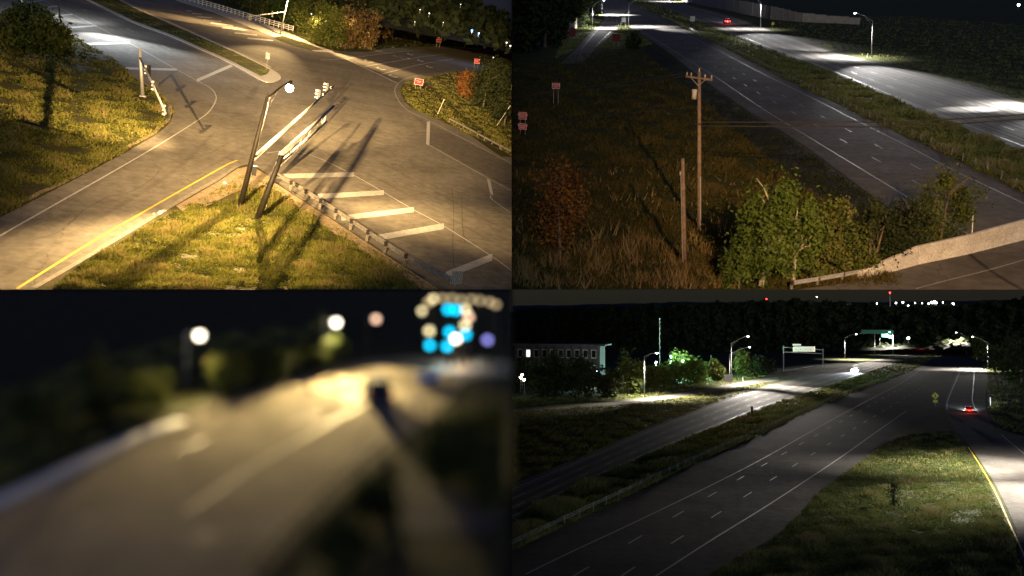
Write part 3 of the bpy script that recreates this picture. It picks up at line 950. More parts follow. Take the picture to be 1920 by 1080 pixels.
# painted gore at the lower right
ribbon(q, 'edge_line', [(500, 287), (530, 283), (559, 285), (592, 294), (623, 308), (661, 327), (719, 360), (775, 393), (831, 423), (923, 481), (962, 510)], 0.15, 0.012, M[W], inter)
for a, b, w in (((519, 330.5), (664, 327), 8.5), ((582, 369), (720, 361), 9), ((640, 409), (776, 393), 9.5), ((706, 446), (832, 424), 11), ((836, 516), (923, 482), 13)):
    bar(q, a, b, w, M[W], inter)
ribbon(q, 'yellow_line', [(445, 300.5), (425, 309), (380, 334), (313, 372), (173, 453), (100, 498), (32, 541)], 0.2, 0.014, M['yellow'], inter)
# tar seams across the junction
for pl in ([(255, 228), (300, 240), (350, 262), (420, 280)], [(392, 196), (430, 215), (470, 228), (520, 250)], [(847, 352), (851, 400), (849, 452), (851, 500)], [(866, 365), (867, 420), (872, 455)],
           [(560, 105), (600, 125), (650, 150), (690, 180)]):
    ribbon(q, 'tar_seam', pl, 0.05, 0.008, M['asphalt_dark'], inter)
for px_ in ([(150, 338), (188, 318), (200, 326), (161, 347)], [(430, 210), (470, 204), (486, 213), (444, 220)], [(560, 190), (602, 184), (616, 192), (572, 199)], [(690, 250), (735, 262), (728, 272), (680, 258)],
            [(330, 150), (350, 142), (362, 148), (340, 157)], [(640, 330), (700, 352), (690, 360), (632, 337)], [(80, 420), (118, 398), (132, 406), (92, 430)], [(760, 300), (820, 322), (808, 332), (750, 308)]):
    poly(q, 'asphalt_patch', px_, 0.0055, M['track'], inter)
for pl in ([(60, 452), (120, 430), (180, 380), (260, 352), (300, 320)], [(340, 300), (400, 286), (440, 262), (520, 246)], [(480, 170), (540, 196), (610, 214), (700, 240), (760, 262)], [(300, 120), (340, 136), (372, 160), (430, 182)], [(600, 440), (690, 400), (760, 372), (830, 352)], [(560, 130), (600, 150), (650, 158), (720, 178)], [(650, 262), (740, 300), (800, 312), (880, 352)]):
    ribbon(q, 'tar_seam', [(u + random.uniform(-3, 3), v + random.uniform(-2, 2)) for u, v in smooth(pl, 3)], 0.045, 0.009, M['asphalt_dark'], inter, 2)
# darker asphalt of the side lanes
poly(q, 'asphalt_patch', [(770, 214), (806, 232), (880, 268), (962, 310), (962, 356), (915, 331), (844, 291), (801, 268), (800, 240)], 0.004, M['asphalt_lane'], inter)
poly(q, 'asphalt_patch', [(650, 109), (700, 101), (800, 92), (900, 92), (962, 102), (962, 150), (870, 130), (792, 139), (755, 150), (745, 156)], 0.004, M['asphalt_lane'], inter)

LAWN_L = [(-260, 545), (-100, 458), (0, 405), (137, 336), (262, 269), (310, 237), (324, 213), (322, 197), (300, 175), (247, 140), (215, 112), (160, 80), (130, 60), (95, 40), (60, 20), (38, 8), (10, 25), (-10, 42), (-120, 120), (-260, 220)]
lawn = poly(q, 'lawn', smooth(LAWN_L, 3), 0.10, M['lawn'], thick=0.12)
grass(q, 'grass', 'short dry grass on the corner lawn under the leafy tree', LAWN_L, 34000, 0.24, 0.06, M['grass'], 0.10)
LAWN_B = [(60, 545), (74, 537), (160, 487), (282, 413), (360, 366), (410, 338), (445, 314), (470, 309), (500, 325), (516, 341), (640, 421), (740, 487), (830, 545)]
lawn2 = poly(q, 'lawn', smooth(LAWN_B, 3), 0.10, M['lawn'], thick=0.12)
GR_B = [(100, 545), (160, 495), (282, 425), (350, 385), (400, 380), (440, 375), (470, 352), (505, 352), (560, 395), (640, 445), (720, 498), (790, 545)]
grass(q, 'grass', 'leafy green grass round the foot of the lamp pole', GR_B, 26000, 0.26, 0.07, M['grass'], 0.10, 4)
poly(q, 'dirt_path', [(330, 386), (410, 340), (445, 316), (470, 311), (500, 327), (516, 343), (640, 423), (740, 489), (828, 545), (795, 545), (720, 497), (630, 440), (560, 392), (505, 356), (470, 350), (440, 360), (390, 385), (345, 398)], 0.105, M['dirt'], lawn2)
grass(q, 'grass', 'sparse weeds on the bare dirt beside the guardrail', [(345, 390), (470, 320), (640, 430), (820, 543), (790, 543), (560, 395), (440, 365)], 1300, 0.14, 0.05, M['grass'], 0.11)
# concrete gutter along the lower lawn
ribbon(q, 'kerb', [(40, 552), (74, 534), (160, 484), (282, 410), (360, 363), (410, 335), (445, 311)], 0.5, 0.02, M['gutter'], inter)

for pl in (LAWN_L[1:13],):
    px_e = [(u + random.uniform(-2, 2), v + random.uniform(-1.5, 1.5)) for u, v in smooth(pl, 5)]
    px_e = [(u - 5, v - 3) for u, v in px_e]
    ribbon(q, 'dirt_edge', px_e, 0.5, 0.108, M['dirt'], lawn, 2)
for pl in ([(330, 232), (250, 300), (150, 362), (40, 428), (-40, 476)], [(400, 250), (330, 318), (230, 382), (120, 448), (0, 520)], [(560, 262), (640, 300), (740, 352), (850, 412), (955, 472)], [(600, 250), (690, 292), (790, 345), (900, 405), (955, 436)],
           [(120, 8), (200, 46), (300, 96), (390, 140), (470, 185)], [(140, 4), (220, 40), (320, 86), (420, 132), (500, 172)], [(270, 14), (350, 48), (430, 82), (520, 118)], [(240, 4), (320, 38), (400, 72), (500, 114)],
           [(640, 200), (560, 235), (470, 270), (380, 320)]):
    ribbon(q, 'wheel_track', pl, 0.55, 0.006, M['track'], inter)
MED = [(150, -6), (250, 42), (325, 70), (435, 120), (490, 150), (510, 153.5), (524, 150), (526.5, 143), (518, 135), (495, 122), (440, 95), (345, 53), (250, 11), (222, -4)]
med = poly(q, 'median_kerb', smooth(MED, 4), 0.13, M['concrete_pale'], thick=0.15)
MEDG = [(158, -6), (250, 38.5), (325, 66), (435, 114.5), (488, 142), (500, 139), (506, 131), (493, 123.5), (440, 98), (345, 56), (250, 14), (216, -4)]
poly(q, 'median_grass', MEDG, 0.16, M['lawn'], med)
grass(q, 'grass', 'narrow strip of green grass on the long median', MEDG, 5200, 0.14, 0.05, M['grass_green'], 0.16)

WALK = [(310, -14), (330, 0), (400, 22), (470, 52), (520, 72), (560, 87), (590, 95), (626, 98), (622, 94), (600, 88), (570, 74), (545, 63), (480, 38), (410, 16), (352, -2), (340, -12)]
swalk = poly(q, 'pavement', WALK, 0.12, M['concrete'], thick=0.14)
VERGE = [(340, -14), (352, -2), (410, 16), (480, 38), (545, 63), (570, 74), (600, 88), (640, 97), (690, 96), (720, 90), (780, 88), (840, 86), (962, 98), (962, 60), (700, -60), (400, -100)]
vg = poly(q, 'verge', VERGE, 0.14, M['verge'], thick=0.16)
grass(q, 'grass', 'low weedy grass behind the white rail fence', VERGE, 6000, 0.25, 0.07, M['grass_green'], 0.14)
STRIP = [(515, 70), (530, 68), (575, 82), (606, 93), (585, 93), (550, 84)]
grass(q, 'grass', 'small tongue of grass between pavement and kerb', STRIP, 900, 0.12, 0.04, M['grass_green'], 0.13)
poly(q, 'verge', [(513, 70.5), (530, 67), (575, 81), (608, 93.5), (585, 93.7), (550, 85)], 0.13, M['lawn'], thick=0.1)
LAWN_R = [(800, 145), (775, 148), (757, 157), (751, 170), (757, 186), (772, 201), (800, 214), (830, 228), (880, 252), (962, 294), (962, 150), (880, 133), (840, 137)]
lawn3 = poly(q, 'lawn', smooth(LAWN_R, 3), 0.10, M['lawn'], thick=0.12)
grass(q, 'grass', 'coarse grass on the round corner bank at the off-ramp', LAWN_R, 9000, 0.22, 0.06, M['grass'], 0.10)

# wooded slope behind, with a few far lamps
hill(q, 'hills', [(560, -90), (700, -60), (800, -30), (860, -8), (905, 13), (935, 28), (959, 44)], [(560, 18), (700, 46), (800, 66), (900, 84), (959, 98)], 290, 380, M['hill'], rough=0.6, woods=('dark woods covering the slope behind the crossroads', 5000, 2.6))
for i, (u, v, r_, m_, lab) in enumerate(((788, 18, 1.3, 'glow_far', 'upper of two tiny white lamps on the dark slope'), (805, 25, 1.7, 'glow_far', 'brighter lower lamp of the close pair on the dark slope'),
        (778, 41, 1.0, 'glow_far', 'faint lamp over the parking lot behind the ramp'), (831, 42, 1.0, 'glow_far', 'pale lamp beside the purple lit yard'), (864, 8, 1.1, 'glow_far', 'single lamp high on the wooded slope'),
        (885, 57, 2.4, 'glow_blue', 'brightest blue lamp far down the dark side road'), (898, 62, 1.8, 'glow_blue', 'smaller blue lamp at the dark side road'), (925, 108, 1.4, 'glow_far', 'dim lamp low beside the dark right verge'),
        (584, 26, 1.4, 'glow_far', 'small white lamp glimpsed through the bushes'), (707, 27, 1.0, 'glow_far', 'faint lamp behind the brown bushes'))):
    point_lamp(q, lab, (u, v), 285 if i != 8 else 250, 7, r_, M[m_], 'far lamps beyond the junction', dim=0.75, watts=900 if m_ == 'glow_blue' else 0, color=(0.3, 0.5, 1.0))
for i, (u, v) in enumerate(((950, 80), (957, 86))):
    point_lamp(q, ['white lamp over parked cars at the dark right edge', 'lower white lamp at the dark right edge'][i], (u, v), 280, 6, 1.6, M['glow_far'], 'far lamps beyond the junction')
for i, (u, v, tw) in enumerate(((768, 50, 780), (778, 52, 790), (950, 92, 935))):
    car(q, ['grey car parked behind the ramp, first of two', 'grey car parked behind the ramp, second of two', 'grey car parked on the dark right roadside'][i], (u, v), (tw, v - 1), M['car_grey'], 1.0, False, False, group='parked cars in the dark')

# trees and bushes
tree(q, 'leafy_tree', 'broad leafy tree on the corner lawn beside the parking bays', 'tree', (84, 112), 34, 42, 4600, 0.36, M['leaf'], 11, low=0.05, top_u=86, clumps=40)
tree(q, 'leafy_tree', 'dark leafy shrub at the far left edge of the lawn', 'tree', (14, 98), 18, 40, 3400, 0.36, M['leaf'], 12, low=0.05, top_u=30, clumps=30)
tree(q, 'leafy_tree', 'small leafy shrub at the top tip of the lawn', 'tree', (58, 36), 6, 26, 1500, 0.40, M['leaf_dark'], 13, low=0.05, top_u=56)
bushes = [((608, 86), 14, 34, 'leaf', 'bright green bush right behind the red sign', 5200), ((655, 90), 18, 30, 'leaf_brown', 'brown leafed bush beside the bright green bush', 3600), ((575, 66), -4, 26, 'leaf', 'green bush behind the end of the white fence', 2600),
          ((683, 90), 28, 24, 'leaf_brown', 'low brown bush at the end of the hedge row', 2200), ((540, 48), -18, 26, 'leaf_bright', 'yellow green bush beside the far signal pole', 2200), ((500, 34), -30, 24, 'leaf', 'bush behind the middle of the white fence', 1800),
          ((468, 24), -40, 24, 'leaf', 'bush behind the upper part of the white fence', 1600), ((430, 8), -50, 22, 'leaf_dark', 'dark bush at the top end of the white fence', 1300), ((640, 60), -22, 34, 'leaf_dark', 'tall dark tree rising behind the bright bush', 2600),
          ((735, 70), -10, 22, 'leaf_dark', 'dark tree in front of the wooded slope', 1600), ((710, 76), 20, 18, 'leaf_brown', 'thin brown bush near the ramp exit', 1200), ((785, 66), 12, 18, 'leaf_rust', 'rust coloured bush beside the dark yard', 1100)]
for i, (b, tv, hw, m_, lab, n_) in enumerate(bushes):
    tree(q, 'roadside_bush', lab, 'bush', b, tv, hw, n_, 0.42, M[m_], 30 + i, 'bushes behind the crossroads', low=0.02, clumps=24)
for i, (b, tv, hw, m_, lab) in enumerate((((905, 205), 130, 34, 'leaf_dark', 'dark shrub on the bank behind the second red sign'), ((945, 235), 150, 26, 'leaf_dark', 'dark shrub at the right edge above the rail'), ((872, 185), 140, 18, 'leaf_rust', 'reddish shrub on the dark bank'), ((925, 165), 112, 30, 'leaf_dark', 'dark shrub farther up the dark bank'))):
    tree(q, 'bank_shrub', lab, 'shrub', b, tv, hw, 1700, 0.36, M[m_], 60 + i, 'shrubs on the dark bank', low=0.02)

# white rail fence
def rail_fence(px, n_post, hpx):
    px = trunc(q, smooth(px, 12))
    pts = [q.P(u, v, 0.14) for u, v in px]
    base = pts[-1]
    t = thing('rail_fence', 'white three-rail fence along the far pavement', 'fence', q, base)
    pts = [p - base for p in pts]
    L = sum((b - a).length for a, b in zip(pts, pts[1:]))
    H = hpx * q.mpp(base) * 1.02
    fine = walk(pts, L / n_post)
    me = MB().box((0, 0, H / 2), (0.16, 0.16, H)).mesh('post', M['white_fence'])
    for p in fine: obj('post', me, t).location = p
    for k in (0.3, 0.6, 0.9):
        for a, b in zip(fine, fine[1:]):
            d = b - a
            rot = Matrix.Rotation(math.atan2(d.y, d.x), 3, 'Z')
            MB().box((a + b) / 2 + Vector((0, 0, H * k)) + rot @ Vector((0, -0.1, 0)), (d.length * 0.995, 0.05, 0.16), rot).build('rail', M['white_fence'], t)
rail_fence([(340, -1), (400, 16), (480, 40), (549, 60)], 26, 11)

# combined lamp and signal pole
base = q.P(450, 387)
t = thing('street_lamp', 'lit street lamp on tall bronze pole carrying a long signal arm', 'street lamp', q, base)
top = q.over(base, 502, 182) - base
MB().tube([(0, 0, 0), top * 0.5, top], [0.30, 0.24, 0.19], 12).build('pole', M['bronze'], t, True)
MB().tube([(0, 0, 0), (0, 0, 0.5)], [0.32, 0.24], 10).build('base_cover', M['bronze'], t)
MB().tube([top, top + Vector((0, 0, 0.5))], [0.12, 0.03], 8).build('pole_cap', M['bronze'], t)
bulb = q.over(q.P(484, 356), 543, 165) - base
hd = bulb + Vector((0.1, 0.1, 0.75))
MB().tube([top - Vector((0, 0, .1)), top.lerp(hd, 0.5) + Vector((0, 0, 0.12)), hd], [0.12, 0.10, 0.08], 8).build('lamp_arm', M['bronze'], t, True)
MB().tube([top - Vector((0, 0, 1.3)), top.lerp(hd, 0.38)], 0.035, 6).build('brace', M['bronze'], t)
MB().tube([hd + Vector((0, 0, .05)), hd - Vector((0, 0, 0.25)), bulb + Vector((0, 0, 0.3))], [0.08, 0.2, 0.3], 12).build('lamp_shade', M['bronze'], t, True)
MB().ball(bulb, (0.42, 0.42, 0.45), 14, 10).build('lamp_globe', M['glow_warm'], t, True)
light('lamp_light', 'SPOT', t, bulb - Vector((0, 0, 0.5)), 13000, WARM, 0.12, 168, 0.25, bulb - Vector((0, 0, 6)))
light('lamp_throw', 'SPOT', t, bulb - Vector((0, 0, 0.45)), 900000, WARM, 0.1, 58, 1.0, q.P(320, 515) - base)
light('lamp_throw', 'SPOT', t, bulb - Vector((0, 0, 0.5)), 300000, WARM, 0.1, 36, 1.0, q.P(90, 200) - base)
light('lamp_throw', 'SPOT', t, bulb - Vector((0, 0, 0.5)), 60000, WARM, 0.1, 56, 1.0, q.P(850, 420) - base)
light('lamp_throw', 'SPOT', t, bulb - Vector((0, 0, 0.45)), 150000, WARM, 0.1, 50, 1.0, q.P(270, 140) - base)
light('lamp_throw', 'SPOT', t, bulb - Vector((0, 0, 0.5)), 700000, WARM, 0.1, 40, 1.0, q.P(690, 140) - base)
at0 = q.over(base, 474, 298) - base
end = q.P(625, 162, (at0 + base).z) - base
arm1 = MB().tube([at0, at0.lerp(end, 0.5), end], [0.25, 0.19, 0.12], 10).build('signal_arm', M['arm_metal'], t, True)
az = math.atan2((end - at0).y, (end - at0).x)
for (u, v) in ((594, 190), (616, 170)):
    f_ = (u - 474) / (625 - 474)
    p = at0.lerp(end, f_)
    MB().box(p + Vector((0, 0, 0.1)), (0.08, 0.08, 0.5)).build('hanger', M['arm_metal'], arm1)
    signal_head(arm1, p + Matrix.Rotation(az, 3, 'Z') @ Vector((0, 0.5, 0.1)), az + PI, 1.5)
bx_ = q.over(base, 477, 320) - base
MB().box(bx_, (0.45, 0.35, 0.95)).build('signal_box', M['black'], t)

# truss mast arm
base = q.P(482, 412)
t = thing('signal_mast', 'bronze mast with white two-chord truss arm over the road', 'signal mast', q, base)
top = q.over(base, 529, 288) - base
MB().tube([(0, 0, -0.02), top], [0.32, 0.25], 12).build('pole', M['bronze'], t, True)
MB().tube([(0, 0, 0), (0, 0, 0.4)], [0.34, 0.26], 10).build('base_cover', M['bronze'], t)
MB().ball(top, (0.34, 0.34, 0.2), 10, 6).build('pole_cap', M['arm_metal'], t, True)
end1 = q.P(626, 199, (top + base).z) - base
MB().tube([top, end1], [0.27, 0.16], 10).build('upper_chord', M['arm_metal'], t, True)
lo = q.over(base, 521, 311) - base
end2 = q.P(612, 228, (lo + base).z) - base
MB().tube([lo, end2], [0.22, 0.14], 10).build('lower_chord', M['arm_metal'], t, True)
for k in range(5):
    a = top.lerp(end1, 0.08 + 0.16 * k); b = lo.lerp(end2, 0.2 + 0.17 * k); c = top.lerp(end1, 0.16 + 0.17 * k)
    MB().tube([a, b], 0.06, 6).build('truss_web', M['arm_metal'], t)
    MB().tube([b, c], 0.06, 6).build('truss_web', M['arm_metal'], t)

# signal pole on the left corner
base = q.P(268, 182)
t = thing('signal_pole', 'pale signal pole on the corner lawn with three signal heads', 'signal pole', q, base)
top = q.over(base, 262, 92) - base
MB().tube([(0, 0, 0), top], [0.28, 0.22], 10).build('pole', M['galv'], t, True)
MB().box((0, 0, 0.1), (0.9, 0.9, 0.2)).build('footing', M['concrete_pale'], t)
MB().ball(top, 0.17, 8, 6).build('pole_cap', M['galv'], t)
a0 = q.over(base, 263, 108) - base
e0 = q.P(311, 213, (a0 + base).z) - base
am = MB().tube([a0, a0.lerp(e0, .5), e0], [0.18, 0.14, 0.1], 8).build('signal_arm', M['galv'], t, True)
az = math.atan2((e0 - a0).y, (e0 - a0).x)
for f_ in (0.28, 0.58, 0.96):
    p = a0.lerp(e0, f_)
    signal_head(am, p + Vector((0.35, 0, -0.05)), az - PI / 2 + 0.9, 1.35)
MB().tube([q.over(base, 262, 97) - base, a0.lerp(e0, 0.5)], 0.03, 6).build('tie_rod', M['galv'], t)

# far signal mast, with an added out-of-view lamp to brighten the far road
base = q.P(525, 66)
t = thing('signal_mast', 'grey signal mast beside the white fence with two heads', 'signal mast', q, base)
top = q.over(base, 541, -6) - base
MB().tube([(0, 0, 0), top], [0.2, 0.14], 8).build('pole', M['galv'], t, True)
s0 = q.over(base, 535, 22) - base
e0 = q.over(base, 466, 31) - base
lp = top + Vector((0.6, -2.2, 0.3))  # lamp added on the mast top for its warm light
MB().tube([top, top + Vector((0.3, -1.1, 0.35)), lp], [0.08, 0.07, 0.06], 6).build('lamp_arm', M['galv'], t, True)
MB().ball(lp - Vector((0, 0, 0.1)), (0.3, 0.45, 0.16), 8, 6).build('lamp_head', M['galv'], t)
MB().ball(lp - Vector((0, 0, 0.2)), (0.22, 0.3, 0.14), 8, 6).build('lamp_lens', M['glow_warm'], t)
light('lamp_light', 'SPOT', t, lp - Vector((0, 0, 0.5)), 40000, WARM, 0.15, 165, 0.4, lp - Vector((0, 0, 6)))
light('lamp_throw', 'SPOT', t, lp - Vector((0, 0, 0.5)), 260000, WARM, 0.15, 23, 1.0, q.P(480, 112) - base)
light('lamp_throw', 'SPOT', t, lp - Vector((0, 0, 0.5)), 520000, WARM, 0.15, 23, 1.0, q.P(690, 118) - base)
light('lamp_throw', 'SPOT', t, lp - Vector((0, 0, 0.5)), 420000, WARM, 0.15, 24, 1.0, q.P(770, 108) - base)
light('lamp_throw', 'SPOT', t, lp - Vector((0, 0, 0.5)), 160000, WARM, 0.15, 40, 1.0, q.P(400, 45) - base)
am = MB().tube([s0, e0], [0.12, 0.08], 8).build('signal_arm', M['arm_metal'], t, True)
for f_ in (0.36, 0.98):
    signal_head(am, s0.lerp(e0, f_) + Vector((0, 0.2, -0.3)), 0.3, 1.6)
# lamp pole and pale post at the top left
street_lamp(q, 'dark street lamp pole standing by the parking bays', (114, 44), (105, -40), (140, -52), 7000, COOL, M['glow_cool'], r=0.16, m=M['bronze'], lens=0.25, cone=165, blend=.3, throws=((240, 84, 420000), (150, 36, 60000), (40, 70, 150000)), tcone=58)
MB_ = thing('marker_post', 'pale leaning post on the lawn by the small shrub', 'post', q, q.P(45, 23))
MB().tube([(0, 0, 0), q.over(q.P(45, 23), 39, -6) - q.P(45, 23)], [0.14, 0.1], 8).build('shaft', M['arm_metal'], MB_)
MB().tube([(0, 0, 0), (0, 0, 0.25)], 0.22, 8).build('collar', M['concrete'], MB_)
# small sign on the median nose
panel_sign(q, 'median_sign', 'small white sign on the median nose', (499, 133), (503, 105), 8, 11, M['sign_back'], posts=1, border=True, rz=-0.5)
for i, (b, c, w, h, lab, rz) in enumerate((((634, 89), (638, 74), 15, 11, 'red WRONG WAY sign in front of the bright green bush', -0.15), ((783, 168), (788, 154), 17, 12, 'red WRONG WAY sign on the round corner bank', 0.1),
                                   ((892, 128), (895, 115), 11, 9, 'dim red sign in the dark beyond the corner bank', 0.2), ((821, 88), (824, 75), 10, 9, 'dim red sign beside the dark ramp', 0.0))):
    panel_sign(q, 'wrong_way_sign', lab, b, c, w, h, M['red_sign'], 'WRONG\nWAY', M['sign_white'], 0.30 if i < 2 else 0.32, 2, 'red signs at the ramp', rz)
for i, (a, b) in enumerate((((820, 215), (833, 186)), ((931, 236), (957, 198)), ((683, 93), (685, 85)))):
    base = q.P(*a)
    t = thing('delineator', ['slanting pale marker post above the corner bank', 'slanting pale marker post at the dark right edge', 'tiny marker post at the foot of the brown bush'][i], 'post', q, base)
    tp = q.over(base, *b) - base
    MB().tube([(0, 0, 0), tp], [0.05, 0.045], 6).build('shaft', M['arm_metal'], t)
    MB().tube([tp * 0.86, tp * 1.0], 0.065, 6).build('reflector_band', M['sign_white'], t)

guardrail(q, 'weathered steel guardrail along the painted gore in front of the lawn', [(515, 341), (560, 367), (630, 413), (700, 461), (770, 505), (838, 541)], 3.4, 1.1, 0.1, big=1.5)
guardrail(q, 'steel guardrail above the dark right lane', [(842, 228), (880, 248), (920, 270), (958, 290)], 3.0, 0.75, 0.1, face=-1)
# striped panel at the end of the rail
base = q.P(853, 538)
t = thing('hazard_panel', 'striped hazard panel at the near end of the guardrail', 'sign', q, base, 0.3)
k = q.mpp(base)
pc = (q.over(base, 859, 521) - base).z
pl = MB().box((0, 0, pc), (25 * k, 0.04, 26 * k)).build('panel', M['concrete_pale'], t)
for i in range(5):
    MB().box(((-9 + 4.6 * i) * k, -0.026, pc), (1.6 * k, 0.012, 23 * k), Matrix.Rotation(0.12, 3, 'Y')).build('stripe', M['rust'], pl)
MB().box((0, 0.05, pc / 2), (0.08, 0.06, pc)).build('post', M['galv'], t)
# scribble on the gutter, litter
sc = obj('scrawl', lettering('Cove', 0.95, M['sign_white']), inter)
p0, p1 = q.P(287, 406, 0.03), q.P(311, 391, 0.03)
sc.location = (p0 + p1) / 2
sc.rotation_euler = (0, 0, math.atan2((p1 - p0).y, (p1 - p0).x))
for i, (u, v) in enumerate(((421, 345), (498, 388), (300, 401))):
    base = q.P(u, v, 0.1)
    r_ = random.Random(i)
    mb = MB().ball((0, 0, 0.12), (0.22, 0.18, 0.12), 8, 6)
    mb.v = [(x + r_.uniform(-.05, .05), y + r_.uniform(-.05, .05), max(z + r_.uniform(-.05, .05), 0)) for x, y, z in mb.v]
    o = mb.build('litter', M['sign_white'])
    o.matrix_world = q.M @ Matrix.Translation(base)
    tag(o, ['crumpled white litter on the dirt by the lamp pole', 'small white scrap in the grass beside the mast', 'white scrap below the scrawl on the gutter'][i], 'litter', 'scraps of litter')

# guessed unseen lamp and camera post, placed to throw long soft shadows over the gore
G_ = Vector((-12, -70, 4))
g = q.Mi @ G_
t = thing('guessed_flood_lamp', 'guessed tall warm flood lamp standing unseen behind the viewpoint', 'flood lamp', q, (g.x, g.y, 0))
MB().tube([(0, 0, 0), (0, 0, g.z)], [0.35, 0.15], 10).build('pole', M['bronze'], t)
MB().box((0, 0.3, g.z), (0.9, 0.4, 0.5)).build('lamp_head', M['bronze'], t)
MB().box((0, 0.52, g.z), (0.8, 0.04, 0.4)).build('lamp_lens', M['glow_warm'], t)
aim = q.P(645, 205) - Vector((g.x, g.y, 0))
light('lamp_light', 'SPOT', t, (0, 0.8, g.z), 7000000, WARM, 0.3, 20.5, 1.0, aim)
def caster(u, v, yc=-3.0):
    gp = q.M @ q.P(u, v)
    k = (yc - G_.y) / (gp.y - G_.y)
    return q.Mi @ G_.lerp(gp, k)
la = [caster(500, 466), caster(650, 265), caster(520, 540), caster(705, 235)]
b0 = Vector((la[0].x, la[0].y, 0))
t = thing('guessed_camera_post', 'guessed twin braced camera post standing unseen behind the viewpoint', 'post', q, b0)
for a, b, r_ in ((la[0], la[1], 0.10), (la[2], la[3], 0.16)):
    d = (b - a)
    foot = a - d * (a.z / d.z)
    MB().tube([foot - b0, b - b0], [r_ * 1.3, r_], 8).build('leg', M['bronze'], t)
MB().tube([caster(632, 297) - b0, caster(668, 287) - b0], 0.04, 6).build('cross_bar', M['bronze'], t)
MB().tube([caster(624, 310) - b0, caster(619, 355) - b0], 0.04, 6).build('stay', M['bronze'], t)

# ================================================================== upper right: divided highway seen from a bridge
LK = 3.0
q = TR
poly(q, 'ground', [(960, -50), (2250, -50), (2250, 543), (960, 543)], 0.0, M['verge'])
HW = M['asphalt_hwy']
LC_L = [(1112, -12), (1128, 18), (1162, 38), (1198, 62), (1245, 92), (1318, 148), (1410, 212), (1504, 270), (1618, 354), (1700, 412), (1800, 484), (1880, 543)]
LC_R = [(1150, -12), (1200, 15), (1240, 33), (1305, 65), (1372, 97), (1440, 131), (1510, 166), (1655, 235), (1735, 271), (1920, 361), (2100, 448), (2250, 520)]
lc = poly(q, 'road', smooth(LC_L, 3) + [(2250, 543)] + smooth(LC_R, 3)[::-1], 0.03, HW)
RC_U = [(1225, -12), (1262, 3), (1310, 15), (1375, 32), (1440, 55), (1552, 94), (1635, 115), (1740, 142), (1920, 194), (2250, 292)]
RC_L = [(1168, -12), (1215, 2), (1300, 35), (1370, 64), (1440, 92), (1547, 132), (1655, 178), (1760, 223), (1920, 285), (2250, 415)]
rc = poly(q, 'road', smooth(RC_U, 3) + smooth(RC_L, 3)[::-1], 0.03, HW)
RP_L = [(1112, -2), (1128, 18), (1134, 32), (1122, 46), (1104, 66), (1080, 92), (1050, 120)]
RP_R = [(1152, 34), (1162, 38), (1161, 48), (1145, 66), (1120, 88), (1092, 118)]
rp = poly(q, 'ramp', smooth(RP_L, 3) + smooth(RP_R, 3)[::-1], 0.034, HW)
MK = M['white_hwy']
def lerp_line(A, B, k, sm=4):
    a, b = smooth(A, sm), smooth(B, sm)
    n = min(len(a), len(b))
    return [(a[int(i * (len(a) - 1) / (n - 1))][0] * (1 - k) + b[int(i * (len(b) - 1) / (n - 1))][0] * k,
             a[int(i * (len(a) - 1) / (n - 1))][1] * (1 - k) + b[int(i * (len(b) - 1) / (n - 1))][1] * k) for i in range(0, n, 2)]
ribbon(q, 'edge_line', [(1168, 38), (1205, 60), (1250, 87), (1290, 112), (1340, 143), (1435, 207), (1538, 270), (1686, 360), (1760, 405), (1850, 460)], 0.18, 0.045, MK, lc)
ribbon(q, 'edge_line', [(1192, 18), (1232, 36), (1290, 66), (1340, 91), (1440, 143), (1540, 192), (1600, 223), (1690, 268), (1720, 283), (1796, 323), (1900, 372), (2000, 420)], 0.16, 0.045, MK, lc)
for k in (0.36, 0.68):
    dashes(q, 'lane_dash', [(1180 + 12 * k, 38 - 20 * k), (1290, 112 - 46 * k), (1340 + 0 * k, 143 - 52 * k), (1435 + 2 * k, 205 - 63 * k), (1538 + 80 * k, 268 - 34 * k), (1686 + 100 * k, 358 - 38 * k), (1800 + 100 * k, 428 - 56 * k)], 0.16, 0.045, MK, lc)
ribbon(q, 'edge_line', lerp_line(RC_U, RC_L, 0.1), 0.18, 0.045, MK, rc)
ribbon(q, 'edge_line', lerp_line(RC_U, RC_L, 0.88), 0.18, 0.045, MK, rc)
for k in (0.36, 0.62):
    dashes(q, 'lane_dash', lerp_line(RC_U, RC_L, k), 0.18, 0.045, MK, rc, 4, 8)
ribbon(q, 'edge_line', [(1120, -2), (1133, 18), (1139, 32), (1128, 47), (1110, 68), (1090, 92)], 0.2, 0.046, MK, rp)
ribbon(q, 'edge_line', [(1157, 36), (1155, 48), (1140, 64), (1118, 86)], 0.2, 0.046, MK, rp)
# faint worn wheel tracks
for k in (0.22, 0.29, 0.48, 0.55, 0.72, 0.79):
    ribbon(q, 'wheel_track', lerp_line(RC_U, RC_L, k), 0.5, 0.038, M['asphalt_dark'], rc)

MEDTR = smooth(RC_L, 3) + smooth(LC_R, 3)[::-1]
grass(q, 'grass', 'rough green grass of the wide median between the carriageways', MEDTR, 26000, 0.34, 0.08, M['grass_green'], 0.0)
poly(q, 'ditch', [(1440, 105), (1547, 148), (1655, 196), (1760, 244), (1920, 312), (2250, 452), (2250, 462), (1920, 322), (1760, 254), (1655, 205), (1547, 155), (1440, 109)], 0.008, M['dark_soil'], None)
FIELD = [(1440, 48), (1552, 88), (1635, 109), (1740, 136), (1920, 188), (2100, 238), (2100, 60), (1700, 30), (1500, 30)]
grass(q, 'grass', 'mown grass field beyond the bright carriageway', FIELD, 12000, 0.3, 0.09, M['grass_green'], 0.0)
SLOPE = [(960, 120), (1060, 110), (1110, 98), (1205, 97), (1270, 148), (1350, 218), (1440, 298), (1540, 378), (1620, 428), (1680, 470), (1680, 543), (960, 543)]
